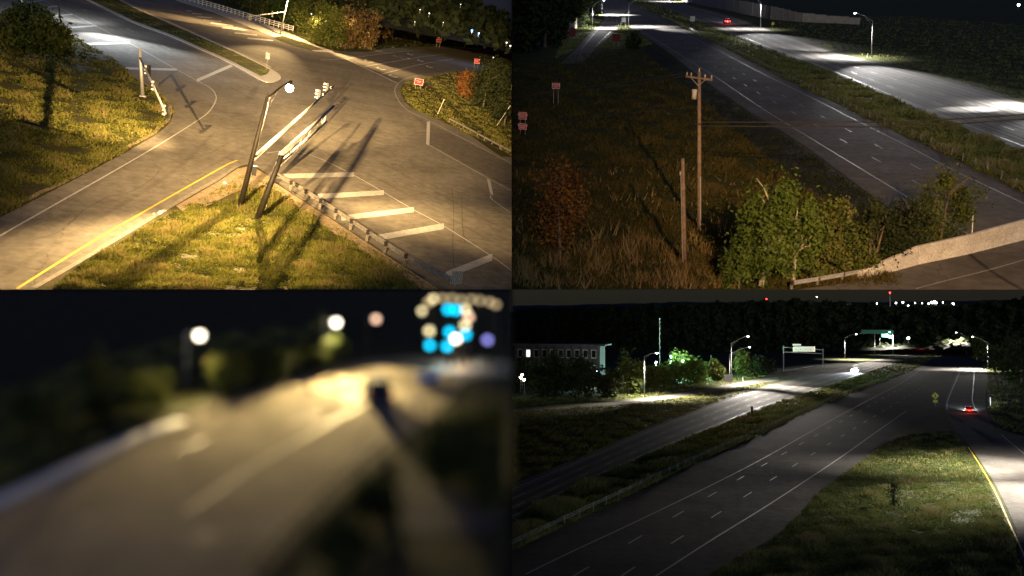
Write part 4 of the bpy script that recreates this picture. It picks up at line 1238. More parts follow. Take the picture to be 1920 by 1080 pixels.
grass(q, 'grass', 'thin dark grass lining the ditch beside the near carriageway', [(1215, 88), (1318, 152), (1410, 217), (1504, 275), (1618, 359), (1690, 415), (1620, 425), (1440, 296), (1270, 146)], 2600, 0.2, 0.04, M['leaf_dark'], 0.0)
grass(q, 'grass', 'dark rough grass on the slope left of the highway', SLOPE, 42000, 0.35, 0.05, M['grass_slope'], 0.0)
poly(q, 'ditch', [(1215, 85), (1300, 135), (1400, 208), (1490, 270), (1602, 352), (1690, 415), (1620, 425), (1540, 375), (1440, 295), (1350, 215), (1270, 145), (1205, 95)], 0.012, M['dark_soil'], None)
grass(q, 'grass', 'bright grass on the gore beside the exit ramp', [(1163, 40), (1160, 52), (1120, 92), (1190, 92), (1225, 82), (1195, 62)], 2500, 0.3, 0.09, M['grass_green'], 0.0)
grass(q, 'grass', 'grass verge between ramp and left noise wall', [(1060, 70), (1105, 35), (1130, 36), (1118, 50), (1075, 95), (1040, 110)], 2500, 0.3, 0.09, M['grass_green'], 0.0)
TALL = [(960, 470), (1000, 450), (1040, 488), (1090, 470), (1120, 440), (1160, 475), (1200, 430), (1240, 470), (1300, 445), (1345, 490), (1400, 545), (960, 545)]
grass(q, 'tall_grass', 'tall dry brown grass along the bottom of the dark slope', TALL, 1700, 0.8, 0.04, M['grass_tan'], 0.0, 3, 0.3)
grass(q, 'tall_grass', 'scattered dry stalks higher up the dark slope', [(960, 330), (1345, 300), (1420, 400), (1345, 545), (960, 545)], 600, 0.6, 0.035, M['grass_tan'], 0.0, 3, 0.35)

def noise_wall(label, base_px, top_px, n, y_off=0):
    def pl(pts, k):
        t_ = k * (len(pts) - 1); i = min(int(t_), len(pts) - 2); f_ = t_ - i
        return (pts[i][0] + (pts[i + 1][0] - pts[i][0]) * f_, pts[i][1] + (pts[i + 1][1] - pts[i][1]) * f_)
    B = [q.P(*pl(base_px, i / n)) for i in range(n + 1)]
    Hs = [max(q.over(B[i], B[i].x * 0 + pl(top_px, i / n)[0], pl(top_px, i / n)[1]).z, 0.8) for i in range(n + 1)]
    root = B[0]
    t = thing('noise_wall', label, 'noise wall', q, root)
    for i in range(n):
        a, b = B[i] - root, B[i + 1] - root
        d = b - a
        rot = Matrix.Rotation(math.atan2(d.y, d.x), 3, 'Z')
        h = (Hs[i] + Hs[i + 1]) / 2 + random.uniform(-.12, .12)
        MB().box((a + b) / 2 + Vector((0, 0, h / 2)), (d.length * 0.97, 0.15, h), rot).build('panel', M['wall'], t)
        MB().box(a + Vector((0, 0, h * 0.52)), (0.35, 0.35, h * 1.04), rot).build('post', M['wall_post'], t)
noise_wall('pale noise wall running behind the bright carriageway', [(1262, -2), (1310, 9), (1380, 23), (1440, 36), (1500, 41), (1612, 46)], [(1262, -30), (1310, -10), (1380, 0), (1440, 11), (1500, 24), (1606, 34)], 26)
noise_wall('pinkish noise wall in front of the dark trees beside the exit ramp', [(1064, 62), (1080, 54), (1092, 44), (1108, 28)], [(1064, 46), (1080, 34), (1092, 24), (1108, 10)], 8)

cable_barrier(q, 'cable barrier with grey posts along the edge of the median', [(1240, 31), (1305, 62.5), (1372, 95), (1440, 129), (1510, 164), (1655, 233), (1735, 269), (1920, 359), (2050, 420)], 3.2, 1.0)

for lab, b, tp, hd_, wt, th in (
        ('lit highway lamp with long arm over the brightest stretch of road', (1634, 109), (1636, 38), (1604, 24), 30000, ((1500, 88, 300000), (1700, 155, 420000))),
        ('lit highway lamp standing in front of the noise wall', (1426, 55), (1427, 4), (1410, -8), 24000, ((1320, 25, 160000), (1470, 80, 260000))),
        ('grey lamp pole between exit ramp and highway', (1178, 50), (1179, 6), (1210, -4), 30000, ((1260, 56, 170000),)),
        ('grey lamp pole on the verge beside the exit ramp', (1111, 53), (1111, 10), (1132, 0), 40000, ((1120, 62, 60000), (1150, 32, 90000))),
        ('small distant lamp pole at the head of the ramp', (1129, 28), (1129, 2), (1150, -6), 120000, ((1160, 12, 200000),)),
        ('highway lamp standing past the right side of the view', (1985, 205), (1988, 125), (1945, 110), 16000, ((1830, 205, 110000), (1990, 260, 40000))),
        ('far highway lamp beyond the bend of the bright carriageway', (1290, 3), (1290, -34), (1270, -38), 150000, ((1220, 2, 250000),))):
    street_lamp(q, lab, b, tp, hd_, wt, (1.0, 0.97, 0.95), M['glow_white'], 'lamps along the upper right highway', lens=0.28, cone=124, blend=.9, throws=th)
point_lamp(q, 'single white lamp in the black sky area above the field', (1910, 9), 210, 8, 2.2, M['glow_white'])

car(q, 'distant car with glowing red tail lamps on the far carriageway', (1362, 44), (1330, 32), M['car_red'], 1.5, True, True, 250, 3000)

# signs
for i, (b, c, w, h, lab, m_, txt) in enumerate((((980, 252), (980, 217), 16, 14, 'upper orange red panel sign of the stacked pair at the left edge', 'orange_sign', 'WRONG\nWAY'), ((1042, 196), (1043, 161), 15, 11, 'red lettered sign on two thin legs in the dark slope', 'red_sign', 'WRONG\nWAY'),
                            ((1073, 76), (1073, 61), 12, 14, 'dark red sign panel in front of the pinkish wall', 'dark_red', None), ((1155, 88), (1155, 71), 14, 14, 'dark red sign panel below the bright gore', 'dark_red', None))):
    panel_sign(q, 'red_sign', lab, b, c, w, h, M[m_], txt, M['sign_white'], 0.36, 2, 'red signs on the dark slope', 0.0, border=txt is not None)
panel_sign(q, 'red_sign', 'lower orange red panel sign of the stacked pair at the left edge', (980, 252.4), (980, 237), 16, 12, M['orange_sign'], 'WRONG\nWAY', M['sign_white'], 0.36, 2, 'red signs on the dark slope', 0.0)
panel_sign(q, 'exit_sign', 'white sign on posts at the tip of the gore', (1169, 47), (1169, 37), 8, 8, M['sign_white'], None, None, 0.3, 2, None, 0.0, False)
panel_sign(q, 'blue_sign', 'small bluish sign on the median beside the barrier', (1298, 44), (1298, 35), 9, 9, M['sign_back'], None, None, 0.3, 1, None, 0.0, False)
panel_sign(q, 'round_marker', 'small pale marker at the edge of the field', (1448, 58), (1448, 44), 5, 5, M['sign_yellow'], None, None, 0.3, 1, None, 0.0, False)
for i, (u, v0_, v1_) in enumerate(((1164, 50, 42), (1173, 51, 43), (1160, 50, 44), (1626, 108, 100))):
    base = q.P(u, v0_); t = thing('delineator', ['pale delineator stick at the gore tip, middle one', 'pale delineator stick at the gore tip beside the lamp pole', 'pale delineator stick at the gore tip by the ramp', 'short delineator beside the brightest lamp pole'][i], 'post', q, base, 0, 'delineator sticks')
    H = q.over(base, u, v1_).z
    MB().box((0, 0, H / 2), (0.14, 0.05, H)).build('stick', M['sign_white'], t); MB().box((0, -0.04, H * 0.86), (0.16, 0.02, H * 0.14)).build('reflector', M['sign_yellow'], t)

# utility poles and wires
base = q.P(1311, 434)
t = thing('utility_pole', 'tall wooden utility pole with crossarm and grey transformer', 'utility pole', q, base)
top = q.over(base, 1311, 134) - base
MB().tube([(0, 0, 0), top * 0.5, top], [0.19, 0.165, 0.13], 12).build('pole', M['wood'], t, True)
ca = q.over(base, 1311, 146) - base
xa = MB().box(ca + Vector((0, -0.17, 0)), (2.1, 0.11, 0.14), Matrix.Rotation(0.1, 3, 'Y')).build('crossarm', M['wood'], t)
for i, x in enumerate((-0.95, -0.62, 0.45, 0.95)):
    MB().tube([ca + Vector((x, -0.17, 0.07 - x * 0.1)), ca + Vector((x, -0.17, 0.2 - x * 0.1)), ca + Vector((x, -0.17, 0.34 - x * 0.1))], [0.03, 0.07, 0.04], 8).build('insulator', M['concrete_pale'], xa)
for s in (-1, 1): MB().tube([ca + Vector((s * 0.6, -0.2, 0)), ca + Vector((0, -0.2, -0.6))], 0.025, 5).build('arm_brace', M['galv'], t)
MB().tube([top, top + Vector((0, 0, 0.25))], [0.05, 0.04], 8).build('top_insulator', M['concrete_pale'], t)
tc_ = q.over(base, 1302, 176) - base
tr_ = MB().tube([tc_ - Vector((0, 0.1, 0.38)), tc_ - Vector((0, 0.1, -0.36))], 0.2, 12).build('transformer', M['concrete_pale'], t, True)
for x in (-0.09, 0.09): MB().tube([tc_ + Vector((x, -0.1, 0.36)), tc_ + Vector((x, -0.1, 0.58))], [0.04, 0.025], 6).build('bushing', M['rubber'], tr_)
cond = q.over(base, 1311, 330) - base
MB().tube([Vector((0.1, -0.2, 0.2)), cond + Vector((0.1, -0.17, 0))], 0.06, 6).build('conduit', M['galv'], t)
MB().tube([q.over(base, 1309, 232) - base + Vector((-.25, -.18, 0)), q.over(base, 1309, 232) - base + Vector((.25, -.18, 0))], 0.05, 6).build('wire_clamp', M['rubber'], t)
PB = base
base = q.P(1284, 501)
t = thing('utility_pole', 'shorter bare wooden pole standing in front of the tall one', 'utility pole', q, base)
top = q.over(base, 1280, 297) - base
MB().tube([(0, 0, 0), top * 0.5, top], [0.16, 0.145, 0.12], 12).build('pole', M['wood'], t, True)
MB().tube([Vector((-0.16, -0.1, 0.3)), top * 0.85 + Vector((-0.14, -0.1, 0))], 0.03, 6).build('ground_wire', M['galv'], t)
MB().box(top * 0.87 + Vector((-.16, -.1, 0)), (0.1, 0.12, 0.25)).build('bracket', M['galv'], t)
def wire(label, pts, r=0.022, mk='wire'):
    n = 14
    P_ = []
    for a, b in zip(pts, pts[1:]):
        for i in range(n):
            k = i / n
            P_.append(a.lerp(b, k) - Vector((0, 0, 0.0)) )
    P_.append(pts[-1])
    o = MB().tube(P_, r, 5).build('power_line', M[mk])
    o.matrix_world = q.M
    tag(o, label, 'power line', 'wires from the tall utility pole')
yb = PB.y
wire('upper dark wire running right from the tall pole across both roads', [q.at(1313, 229, yb), q.at(1440, 229, yb - 1), q.at(1640, 229, yb - 3), q.at(1780, 224, yb - 5), q.at(1990, 210, yb - 8)], 0.05)
wire('lower dark wire running right from the tall pole across both roads', [q.at(1313, 236, yb), q.at(1440, 237, yb - 1), q.at(1640, 238, yb - 3), q.at(1780, 233, yb - 5), q.at(1990, 219, yb - 8)], 0.05)
wire('pale wire running left from the crossarm to the dark trees', [q.at(1294, 136, yb), q.at(1200, 150, yb + 1), q.at(1100, 163, yb + 2), q.at(963, 180, yb + 3)], 0.028, 'wire')
wire('second pale wire running left from the crossarm', [q.at(1300, 138, yb), q.at(1220, 156, yb + 1), q.at(1080, 170, yb + 2), q.at(963, 182, yb + 3)], 0.022, 'wire')
wire('low pale wire running left from the middle of the tall pole', [q.at(1308, 200, yb), q.at(1180, 212, yb + 1), q.at(1060, 226, yb + 2), q.at(963, 234, yb + 3)], 0.022, 'wire')

# trees
for i, (b, tv, hw) in enumerate((((985, 100), -60, 40), ((1022, 88), -65, 36), ((1052, 72), -70, 30), ((1078, 52), -75, 26), ((1098, 32), -70, 20))):
    tree(q, 'dark_tree', ['tall black tree at the left edge', 'second black tree from the left edge', 'third black tree from the left edge', 'black tree behind the pinkish wall', 'black tree at the far end of the pinkish wall'][i], 'tree', b, tv, hw, 3200, 0.75, M['leaf_dark'], 80 + i, 'dark trees behind the pinkish wall', low=0.03, clumps=40, hollow=0.1)
tree(q, 'shrub', 'low dark shrub on the gore below the bright grass', 'shrub', (1186, 92), 64, 15, 1300, 0.28, M['leaf_dark'], 90, low=0.02)
tree(q, 'rust_shrub', 'rust coloured leafy shrub in the lower left dark slope', 'shrub', (1050, 478), 315, 56, 2600, 0.13, M['leaf_rust'], 91, low=0.02, clumps=34, top_u=1046)
for i, (b, tv, hw, m_, n_, lab, st) in enumerate((((1425, 540), 338, 52, 'leaf_bright', 5200, 'bright green sapling thicket in front of the short pole', 2), ((1490, 531), 372, 42, 'leaf_bright', 3600, 'green sapling right of the bright thicket', 2), ((1385, 541), 455, 34, 'leaf_bright', 2400, 'low bright green shrub at the bottom edge', 1),
                       ((1560, 520), 375, 46, 'leaf', 3600, 'dark young tree in the middle of the thicket', 2), ((1632, 506), 380, 44, 'leaf_dark', 3200, 'dark young tree behind the barrier end', 2), ((1700, 476), 372, 40, 'leaf_dark', 2800, 'dark young tree behind the sloping barrier', 2),
                       ((1762, 458), 330, 52, 'leaf', 3800, 'taller dark tree behind the concrete barrier', 1), ((1600, 513), 460, 40, 'leaf', 2200, 'low green bush beside the guardrail', 1), ((1648, 490), 445, 20, 'leaf_bright', 1500, 'small yellow green bush against the barrier end', 1), ((1530, 527), 440, 40, 'leaf', 2200, 'low shrub above the guardrail start', 1))):
    tree(q, 'young_tree', lab, 'tree', b, tv, hw, n_, 0.14, M[m_], 100 + i, 'thicket at the bridge', low=0.02, bark=M['birch'] if i < 2 else M['bark'], clumps=22, stems=st, hollow=0.3, spread=0.2)

# bridge kerb road, concrete barrier and rail in the lower right corner
deck = poly(q, 'bridge_road', [(1470, 546), (1560, 535), (1620, 522), (1720, 496), (1820, 474), (1920, 447), (2100, 400), (2250, 360), (2250, 545)], 0.25, M['asphalt_hwy'])
ribbon(q, 'edge_line', [(1700, 546), (1770, 527), (1850, 507), (1960, 476), (2050, 452)], 0.12, 0.262, MK, deck)
ribbon(q, 'painted_post_shadow', [(1816, 475), (1850, 502), (1885, 525), (1920, 545)], 0.35, 0.258, M['asphalt_dark'], deck)  # dark strip paints the cast shadow of a post onto the deck
def barrier(label, px_base, heights_px, m):
    pts = [q.P(u, v, 0.25) for u, v in px_base]
    root = pts[0]
    t = thing('concrete_barrier', label, 'barrier', q, root)
    pts = [p - root for p in pts]
    for i in range(len(pts) - 1):
        a, b = pts[i], pts[i + 1]
        k0 = heights_px[i] * q.mpp(a + root); k1 = heights_px[i + 1] * q.mpp(b + root)
        d = (b - a).normalized(); nrm = Vector((-d.y, d.x, 0)).normalized()
        if nrm.y < 0: nrm = -nrm
        if i: a = a + d * 0.03
        vs = []
        for p, h in ((a, k0), (b, k1)):
            for off, z in ((0, 0), (0.06, 0.12), (0.16, 0.35 * h + 0.05), (0.2, h - 0.03), (0.24, h), (0.42, h), (0.46, h - 0.03), (0.5, 0)):
                vs.append(p + nrm * off + Vector((0, 0, z)))
        fs = [(j, (j + 1) % 8, 8 + (j + 1) % 8, 8 + j) for j in range(8)] + [tuple(range(7, -1, -1)), tuple(range(8, 16))]
        MB().add(vs, fs).build('barrier_section', m, t)
    return t
barrier('pale concrete bridge barrier with sloping end in the lower right corner', [(1617, 524), (1655, 515), (1722, 496), (1815, 477), (1920, 450), (2050, 414)], [14, 22, 34, 36, 38, 40], M['concrete_pale'])
guardrail(q, 'steel guardrail joining the sloping end of the concrete barrier', [(1438, 549), (1500, 539), (1560, 529), (1618, 518), (1650, 510)], 2.2, 0.62, 0.2, m=M['galv'], face=-1)
base = q.P(1822, 452)
t = thing('marker_post', 'thin pale post standing behind the concrete barrier', 'post', q, base)
tp = q.over(base, 1825, 389) - base
MB().tube([(0, 0, 0), tp], 0.045, 6).build('shaft', M['arm_metal'], t); MB().tube([tp * .94, tp], 0.06, 6).build('band', M['sign_white'], t)
# warm bridge lamp behind the camera
g = q.Mi @ Vector((12, -12, 5))
t = thing('bridge_lamp', 'warm bridge lamp standing behind the viewpoint', 'street lamp', q, (g.x, g.y, 0))
MB().tube([(0, 0, 0), (0, 0, g.z)], [0.25, 0.12], 10).build('pole', M['galv'], t)
MB().box((0, 0.2, g.z), (0.6, 0.4, 0.3)).build('lamp_head', M['galv'], t)
MB().box((0, 0.42, g.z), (0.5, 0.04, 0.25)).build('lamp_lens', M['glow_warm'], t)
light('lamp_light', 'SPOT', t, (0, 0.7, g.z), 120000, (1.0, 0.58, 0.23), 0.15, 30, 1.0, q.P(1600, 390) - Vector((g.x, g.y, 0)))
light('lamp_throw', 'SPOT', t, (0, 0.7, g.z), 36000, (1.0, 0.52, 0.2), 0.15, 24, 1.0, q.P(1240, 370) - Vector((g.x, g.y, 0)))

# ================================================================== lower right: highway with exit ramp and town lights
LK = 3.0
q = BR
poly(q, 'ground', [(960, 600), (2250, 600), (2250, 1240), (960, 1240)], 0.0, M['verge'])
A_U = [(960, 908), (1100, 852), (1220, 800), (1290, 773), (1360, 746), (1440, 722), (1530, 700), (1600, 683), (1680, 668), (1740, 660)]
A_L = [(960, 975), (1100, 905), (1220, 852), (1330, 806), (1440, 763), (1490, 746), (1560, 722), (1640, 694), (1690, 676), (1742, 663)]
ra = poly(q, 'road', smooth(A_U, 3) + smooth(A_L, 3)[::-1], 0.03, HW)
B_U = [(960, 1032), (1100, 966), (1300, 870), (1440, 807), (1515, 772), (1615, 730), (1695, 702), (1734, 682), (1752, 668), (1762, 660)]
B_L = [(1300, 1100), (1440, 1012), (1490, 972), (1540, 917), (1620, 860), (1662, 822), (1700, 800), (1775, 770), (1850, 725), (1850, 693), (1822, 670), (1812, 660)]
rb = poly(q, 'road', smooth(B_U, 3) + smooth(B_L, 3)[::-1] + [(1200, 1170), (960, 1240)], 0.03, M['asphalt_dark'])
E_ = [(1772, 772), (1774, 745), (1792, 705), (1800, 690), (1850, 690), (1848, 740), (1850, 772), (1862, 800), (1880, 812), (1960, 840), (2100, 900), (2100, 1090), (1935, 1085), (1905, 990), (1870, 915), (1840, 868), (1815, 832), (1790, 805)]
re_ = poly(q, 'ramp', smooth(E_, 2), 0.034, HW)
F_U = [(1000, 768), (1050, 763), (1180, 750), (1300, 733), (1400, 714), (1460, 706)]
F_L = [(1000, 772), (1050, 768), (1180, 757), (1300, 741), (1400, 723), (1460, 714)]
rf = poly(q, 'side_road', smooth(F_U, 3) + smooth(F_L, 3)[::-1], 0.034, HW)
ribbon(q, 'edge_line', lerp_line(A_U, A_L, 0.14), 0.2, 0.046, MK, ra)
ribbon(q, 'edge_line', lerp_line(A_U, A_L, 0.9), 0.2, 0.046, MK, ra)
for k in (0.4, 0.66): dashes(q, 'lane_dash', lerp_line(A_U, A_L, k), 0.2, 0.046, MK, ra, 4, 8)
for k in (0.27, 0.33, 0.5, 0.56, 0.76, 0.82): ribbon(q, 'wheel_track', lerp_line(A_U, A_L, k), 0.5, 0.038, M['asphalt_dark'], ra)
ribbon(q, 'edge_line', [(1225, 1083), (1330, 1015), (1440, 947), (1565, 865), (1640, 812), (1700, 770)], 0.2, 0.046, MK, rb)
ribbon(q, 'edge_line', [(985, 1077), (1060, 1040), (1222, 964), (1400, 876), (1540, 798), (1625, 752), (1690, 718), (1730, 690)], 0.18, 0.046, MK, rb)
for A_, B_ in (((1070, 1083), (1740, 700)), ((1160, 1083), (1740, 720))):
    dashes(q, 'lane_dash', [A_, ((A_[0] * .66 + B_[0] * .34), (A_[1] * .66 + B_[1] * .34) - 4), ((A_[0] * .33 + B_[0] * .67), (A_[1] * .33 + B_[1] * .67) - 4), B_], 0.18, 0.046, MK, rb, 4, 10)
ribbon(q, 'edge_line', [(1776, 768), (1776, 755), (1782, 738), (1792, 715), (1799, 699)], 0.3, 0.046, M['white'], re_)
ribbon(q, 'edge_line', [(1836, 775), (1828, 765), (1823, 750), (1824, 735), (1826, 712), (1827, 690)], 0.3, 0.046, M['white'], re_)
ribbon(q, 'yellow_line', [(1815, 838), (1835, 868), (1865, 920), (1890, 975), (1922, 1045), (1935, 1080)], 0.17, 0.046, M['yellow'], re_)
ribbon(q, 'edge_line', [(1878, 815), (1895, 830), (1922, 852), (1960, 885)], 0.17, 0.046, M['white'], re_)
GM = smooth(A_L, 3) + smooth(B_U, 3)[::-1]
grass(q, 'grass', 'long green grass of the median between the lower carriageways', GM, 18000, 0.5, 0.10, M['grass_green'], 0.0)
GG = [(1310, 1090), (1440, 1016), (1490, 976), (1540, 921), (1620, 864), (1665, 826), (1720, 812), (1785, 808), (1806, 836), (1830, 874), (1859, 922), (1893, 998), (1920, 1090)]
grass(q, 'grass', 'rough green grass filling the gore in the lower right', GG, 32000, 0.28, 0.06, M['grass_green'], 0.0, 4)
GA = [(960, 772), (1180, 759), (1300, 742), (1440, 716), (1440, 724), (1360, 748), (1220, 802), (1100, 852), (960, 905)]
grass(q, 'grass', 'yellowish grass between side road and bright carriageway', GA, 7000, 0.4, 0.10, M['grass'], 0.0)
GB = [(960, 768), (1050, 760), (1180, 748), (1300, 731), (1440, 705), (1440, 696), (1200, 730), (960, 745)]
grass(q, 'grass', 'grass verge under the hedge beyond the side road', GB, 3500, 0.4, 0.12, M['grass_green'], 0.0)
GC = [(1852, 690), (2050, 690), (2050, 830), (1885, 808), (1855, 775)]
grass(q, 'grass', 'dark grass bank right of the ramp', GC, 4500, 0.45, 0.12, M['grass_green'], 0.0)
cable_barrier(q, 'cable barrier with thin posts along the lower median', [(960, 1030), (1100, 963), (1300, 867), (1440, 804), (1515, 769), (1615, 727), (1695, 700)], 4.2, 1.05)

# wooded ridge and the lit town on it
hill(q, 'hills', [(955, 585), (1100, 580), (1300, 574), (1480, 566), (1600, 572), (1700, 578), (1800, 576), (1900, 566), (2000, 556), (2200, 552)], [(955, 690), (1300, 672), (1480, 664), (1700, 654), (1800, 656), (1900, 662), (2200, 668)], 640, 900, M['hill'], rough=0.6, n=150, woods=('dark woods covering the ridge under the town lights', 22000, 3.6))
hill(q, 'hills', [(961, 574), (1300, 566), (1600, 567), (1760, 565), (1900, 562), (2200, 556)], [(961, 601), (2200, 600)], 1500, 2300, M['hill'], rough=1.0, n=80)
ORD = 'first second third fourth fifth sixth seventh eighth ninth tenth eleventh twelfth thirteenth fourteenth fifteenth sixteenth seventeenth eighteenth'.split()
town = [(1591, 572, 1.6), (1644, 569, 1.0), (1680, 568, 1.1), (1693, 567, 1.3), (1703, 573, .9), (1741, 569, 1.1), (1747, 567, 1.5), (1752, 566, 2.0), (1756, 568, 1.2), (1768, 567, .8), (1787, 570, 1.9), (1812, 576, 1.4), (1826, 576, 1.0), (1838, 579, 1.3), (1873, 586, 1.8), (1716, 568, .7), (1729, 568, .7), (1532, 557, .9)]
for i, (u, v, r_) in enumerate(town):
    point_lamp(q, '%s lamp from the left among the town lights on the ridge' % ORD[sorted(a[0] for a in town).index(u)] if i not in (0, 7, 10, 14) else {0: 'lone pale lamp at the left end of the town lights', 7: 'brightest pale lamp in the middle of the town lights', 10: 'yellowish lamp right of the brightest town lamps', 14: 'lowest pale lamp at the right end of the town lights'}[i], (u, v), 895, 5, r_, M['glow_white'], 'town lamps on the far ridge')
for i, (u, v) in enumerate(((1669, 549), (1437, 561))):
    base = q.at(u, 572, 890)
    t = thing('radio_mast', ['thin radio mast with red lamp above the town', 'thin radio mast with red lamp over the dark left ridge'][i], 'mast', q, base)
    H = q.at(u, v, 890).z - base.z
    MB().tube([(0, 0, -4), (0, 0, H)], [0.35, 0.15], 5).build('mast', M['galv'], t)
    MB().ball((0, 0, H), 0.8, 8, 6).build('beacon', M['glow_red'], t)

# lamps
for lab, b, tp, hd_, wt, th in (
        ('tall lit lamp at the side road in front of the hedge', (1208, 746), (1208, 668), (1231, 661), 60000, ((1110, 762, 90000), (1300, 745, 150000))),
        ('taller of the paired lamps by the white sign box', (1372, 716), (1371, 644), (1402, 630), 40000, ((1490, 728, 620000),)),
        ('shorter of the paired lamps by the white sign box', (1368, 722), (1368, 664), (1405, 650), 50000, ((1370, 762, 160000), (1430, 745, 420000))),
        ('lamp pole by the lit carriageway behind the oncoming car', (1584, 674), (1584, 633), (1605, 626), 120000, ((1540, 712, 300000), (1660, 684, 500000))),
        ('far right lamp with arm reaching over the highway', (1812, 664), (1811, 630), (1793, 623), 150000, ((1750, 666, 200000),)),
        ('right hand lamp at the top of the ramp', (1852, 694), (1852, 642), (1824, 631), 100000, ((1760, 694, 150000), (1880, 715, 40000))),
        ('lamp standing past the right side beside the ramp', (2090, 900), (2095, 640), (2050, 625), 30000, ((1750, 880, 260000), (1880, 930, 480000), (1850, 870, 160000), (1680, 940, 90000))),
        ('lamp over the right carriageway beyond the lit car', (1650, 664), (1650, 628), (1668, 622), 100000, ())):
    street_lamp(q, lab, b, tp, hd_, wt, (1.0, 0.91, 0.80), M['glow_white'], 'lamps along the lower right highway', lens=0.4, cone=124, blend=.9, r=0.15, throws=th, tcone=46 if b[0] > 2000 else 33)
point_lamp(q, 'single white lamp between the green sign and the ramp lamps', (1703, 634), 600, 10, 2.2, M['glow_white'])

# cars
car(q, 'oncoming car with blazing bluish headlights on the lit carriageway', (1604, 697), (1560, 714), M['car_grey'], 1.35, False, True, 0, 16000, hr=0.45)
car(q, 'dark red car with red tail lamps on the exit ramp', (1817, 773), (1808, 735), M['car_red'], 1.1, True, True, 60, 5000)
car(q, 'distant braking car with two red lamps on the far highway', (1727, 655), (1730, 650), M['car_dark'], 2.0, True, True, 300, 40000)

# signs
panel_sign(q, 'sign_box', 'white sign on two legs beneath the paired lamps', (1366, 733), (1367, 709), 15, 14, M['sign_white'], None, None, 0.4, 2, None, 0.0, False)
base = q.P(1754, 762)
t = thing('curve_sign', 'yellow diamond warning sign with plate on the ramp verge', 'sign', q, base)
k = q.mpp(base)
c = q.over(base, 1754, 742).z; c2 = q.over(base, 1754.5, 752.5).z
MB().box((0, 0.05, c / 2), (0.1, 0.06, c)).build('post', M['galv'], t)
pn = MB().box((0, 0, c), (9.5 * k, 0.04, 9.5 * k), Matrix.Rotation(PI / 4, 3, 'Y')).build('diamond_panel', M['sign_yellow'], t)
MB().box((0, -0.03, c - 0.1), (1.5 * k, 0.02, 6 * k)).build('arrow_symbol', M['black'], pn)
MB().box((0, 0, c2), (8 * k, 0.04, 5 * k)).build('speed_plate', M['sign_yellow'], t)
# lit overhead sign on its gantry
base = q.P(1469, 697)
t = thing('sign_gantry', 'lit overhead sign panel on a dark gantry left of the oncoming car', 'sign gantry', q, base)
y_ = base.y
for u in (1469, 1543):
    b_ = q.at(u, 697 if u < 1500 else 693, y_) - base; tp = q.at(u, 648 if u < 1500 else 654, y_) - base
    MB().tube([b_, tp], 0.28, 8).build('upright', M['galv'], t)
MB().tube([q.at(1469, 651, y_) - base, q.at(1543, 656, y_) - base], 0.16, 6).build('beam', M['galv'], t)
MB().tube([q.at(1469, 660, y_) - base, q.at(1543, 663, y_) - base], 0.16, 6).build('beam', M['galv'], t)
k = q.mpp(base)
for (u, v, w, h, m_) in ((1501, 654.5, 24, 9.5, 'glow_sign'), (1520.5, 654.5, 13, 9.5, 'glow_sign'), (1527.3, 654.5, 1.6, 9.5, 'glow_signw'), (1487.7, 655, 2.2, 9, 'glow_sign'), (1494, 646.5, 15, 3, 'glow_sign')):
    MB().box(q.at(u, v, y_ - 0.5) - base, (w * k, 0.15, h * k)).build('sign_panel', M[m_], t)
for i in range(7):
    MB().box(q.at(1492 + i * 4.6, 655 + (i % 2) * 1.4, y_ - 0.65) - base, (2.4 * k, 0.05, 1.2 * k)).build('lettering_block', M['sign_green'], t)
base = q.P(1662, 664)
t = thing('sign_gantry', 'far green overhead sign with glowing letters above the highway', 'sign gantry', q, base)
k = q.mpp(base); y_ = base.y
for u in (1640, 1674): MB().tube([q.at(u, 666, y_) - base, q.at(u, 624, y_) - base], 0.3, 6).build('upright', M['galv'], t)
MB().tube([q.at(1612, 625, y_) - base, q.at(1674, 625, y_) - base], 0.3, 6).build('beam', M['galv'], t)
MB().box(q.at(1645, 622, y_ - 0.6) - base, (56 * k, 0.2, 7 * k)).build('sign_panel', M['sign_green'], t)
MB().box(q.at(1659, 629, y_ - 0.7) - base, (10 * k, 0.2, 5 * k)).build('lit_panel', M['glow_green'], t)
MB().box(q.at(1668, 631, y_ - 0.7) - base, (5 * k, 0.2, 3.5 * k)).build('lit_panel', M['glow_green'], t)
guardrail(q, 'barrier rail coloured white for headlight glare left of the oncoming car', [(1467, 699), (1495, 695), (1524, 690)], 4, 1.1, 0, m=M['sign_white'], face=-1)  # white material stands in for headlight glare on the rail
for i, (u, v0_, v1_, m_) in enumerate(((1410, 777, 762, 'bronze'), (1235, 749, 733, 'orange_sign'), (1857, 760, 745, 'sign_white'), (1393, 714, 708, 'sign_white'))):
    base = q.P(u, v0_)
    t = thing('marker_post', ['thick dark marker post at the edge of the median', 'thin reddish marker post beside the side road lamp', 'white marker post on the dark bank right of the ramp', 'tiny white marker beside the paired lamps'][i], 'post', q, base)
    H = q.over(base, u, v1_).z; w_ = (0.55, 0.16, 0.22, 0.25)[i]
    MB().box((0, 0, H / 2), (w_, w_ * .6, H)).build('shaft', M[m_], t); MB().box((0, -w_ * .35, H * .85), (w_ * 1.1, w_ * .2, H * .12)).build('reflector', M['sign_white'] if i else M['black'], t)

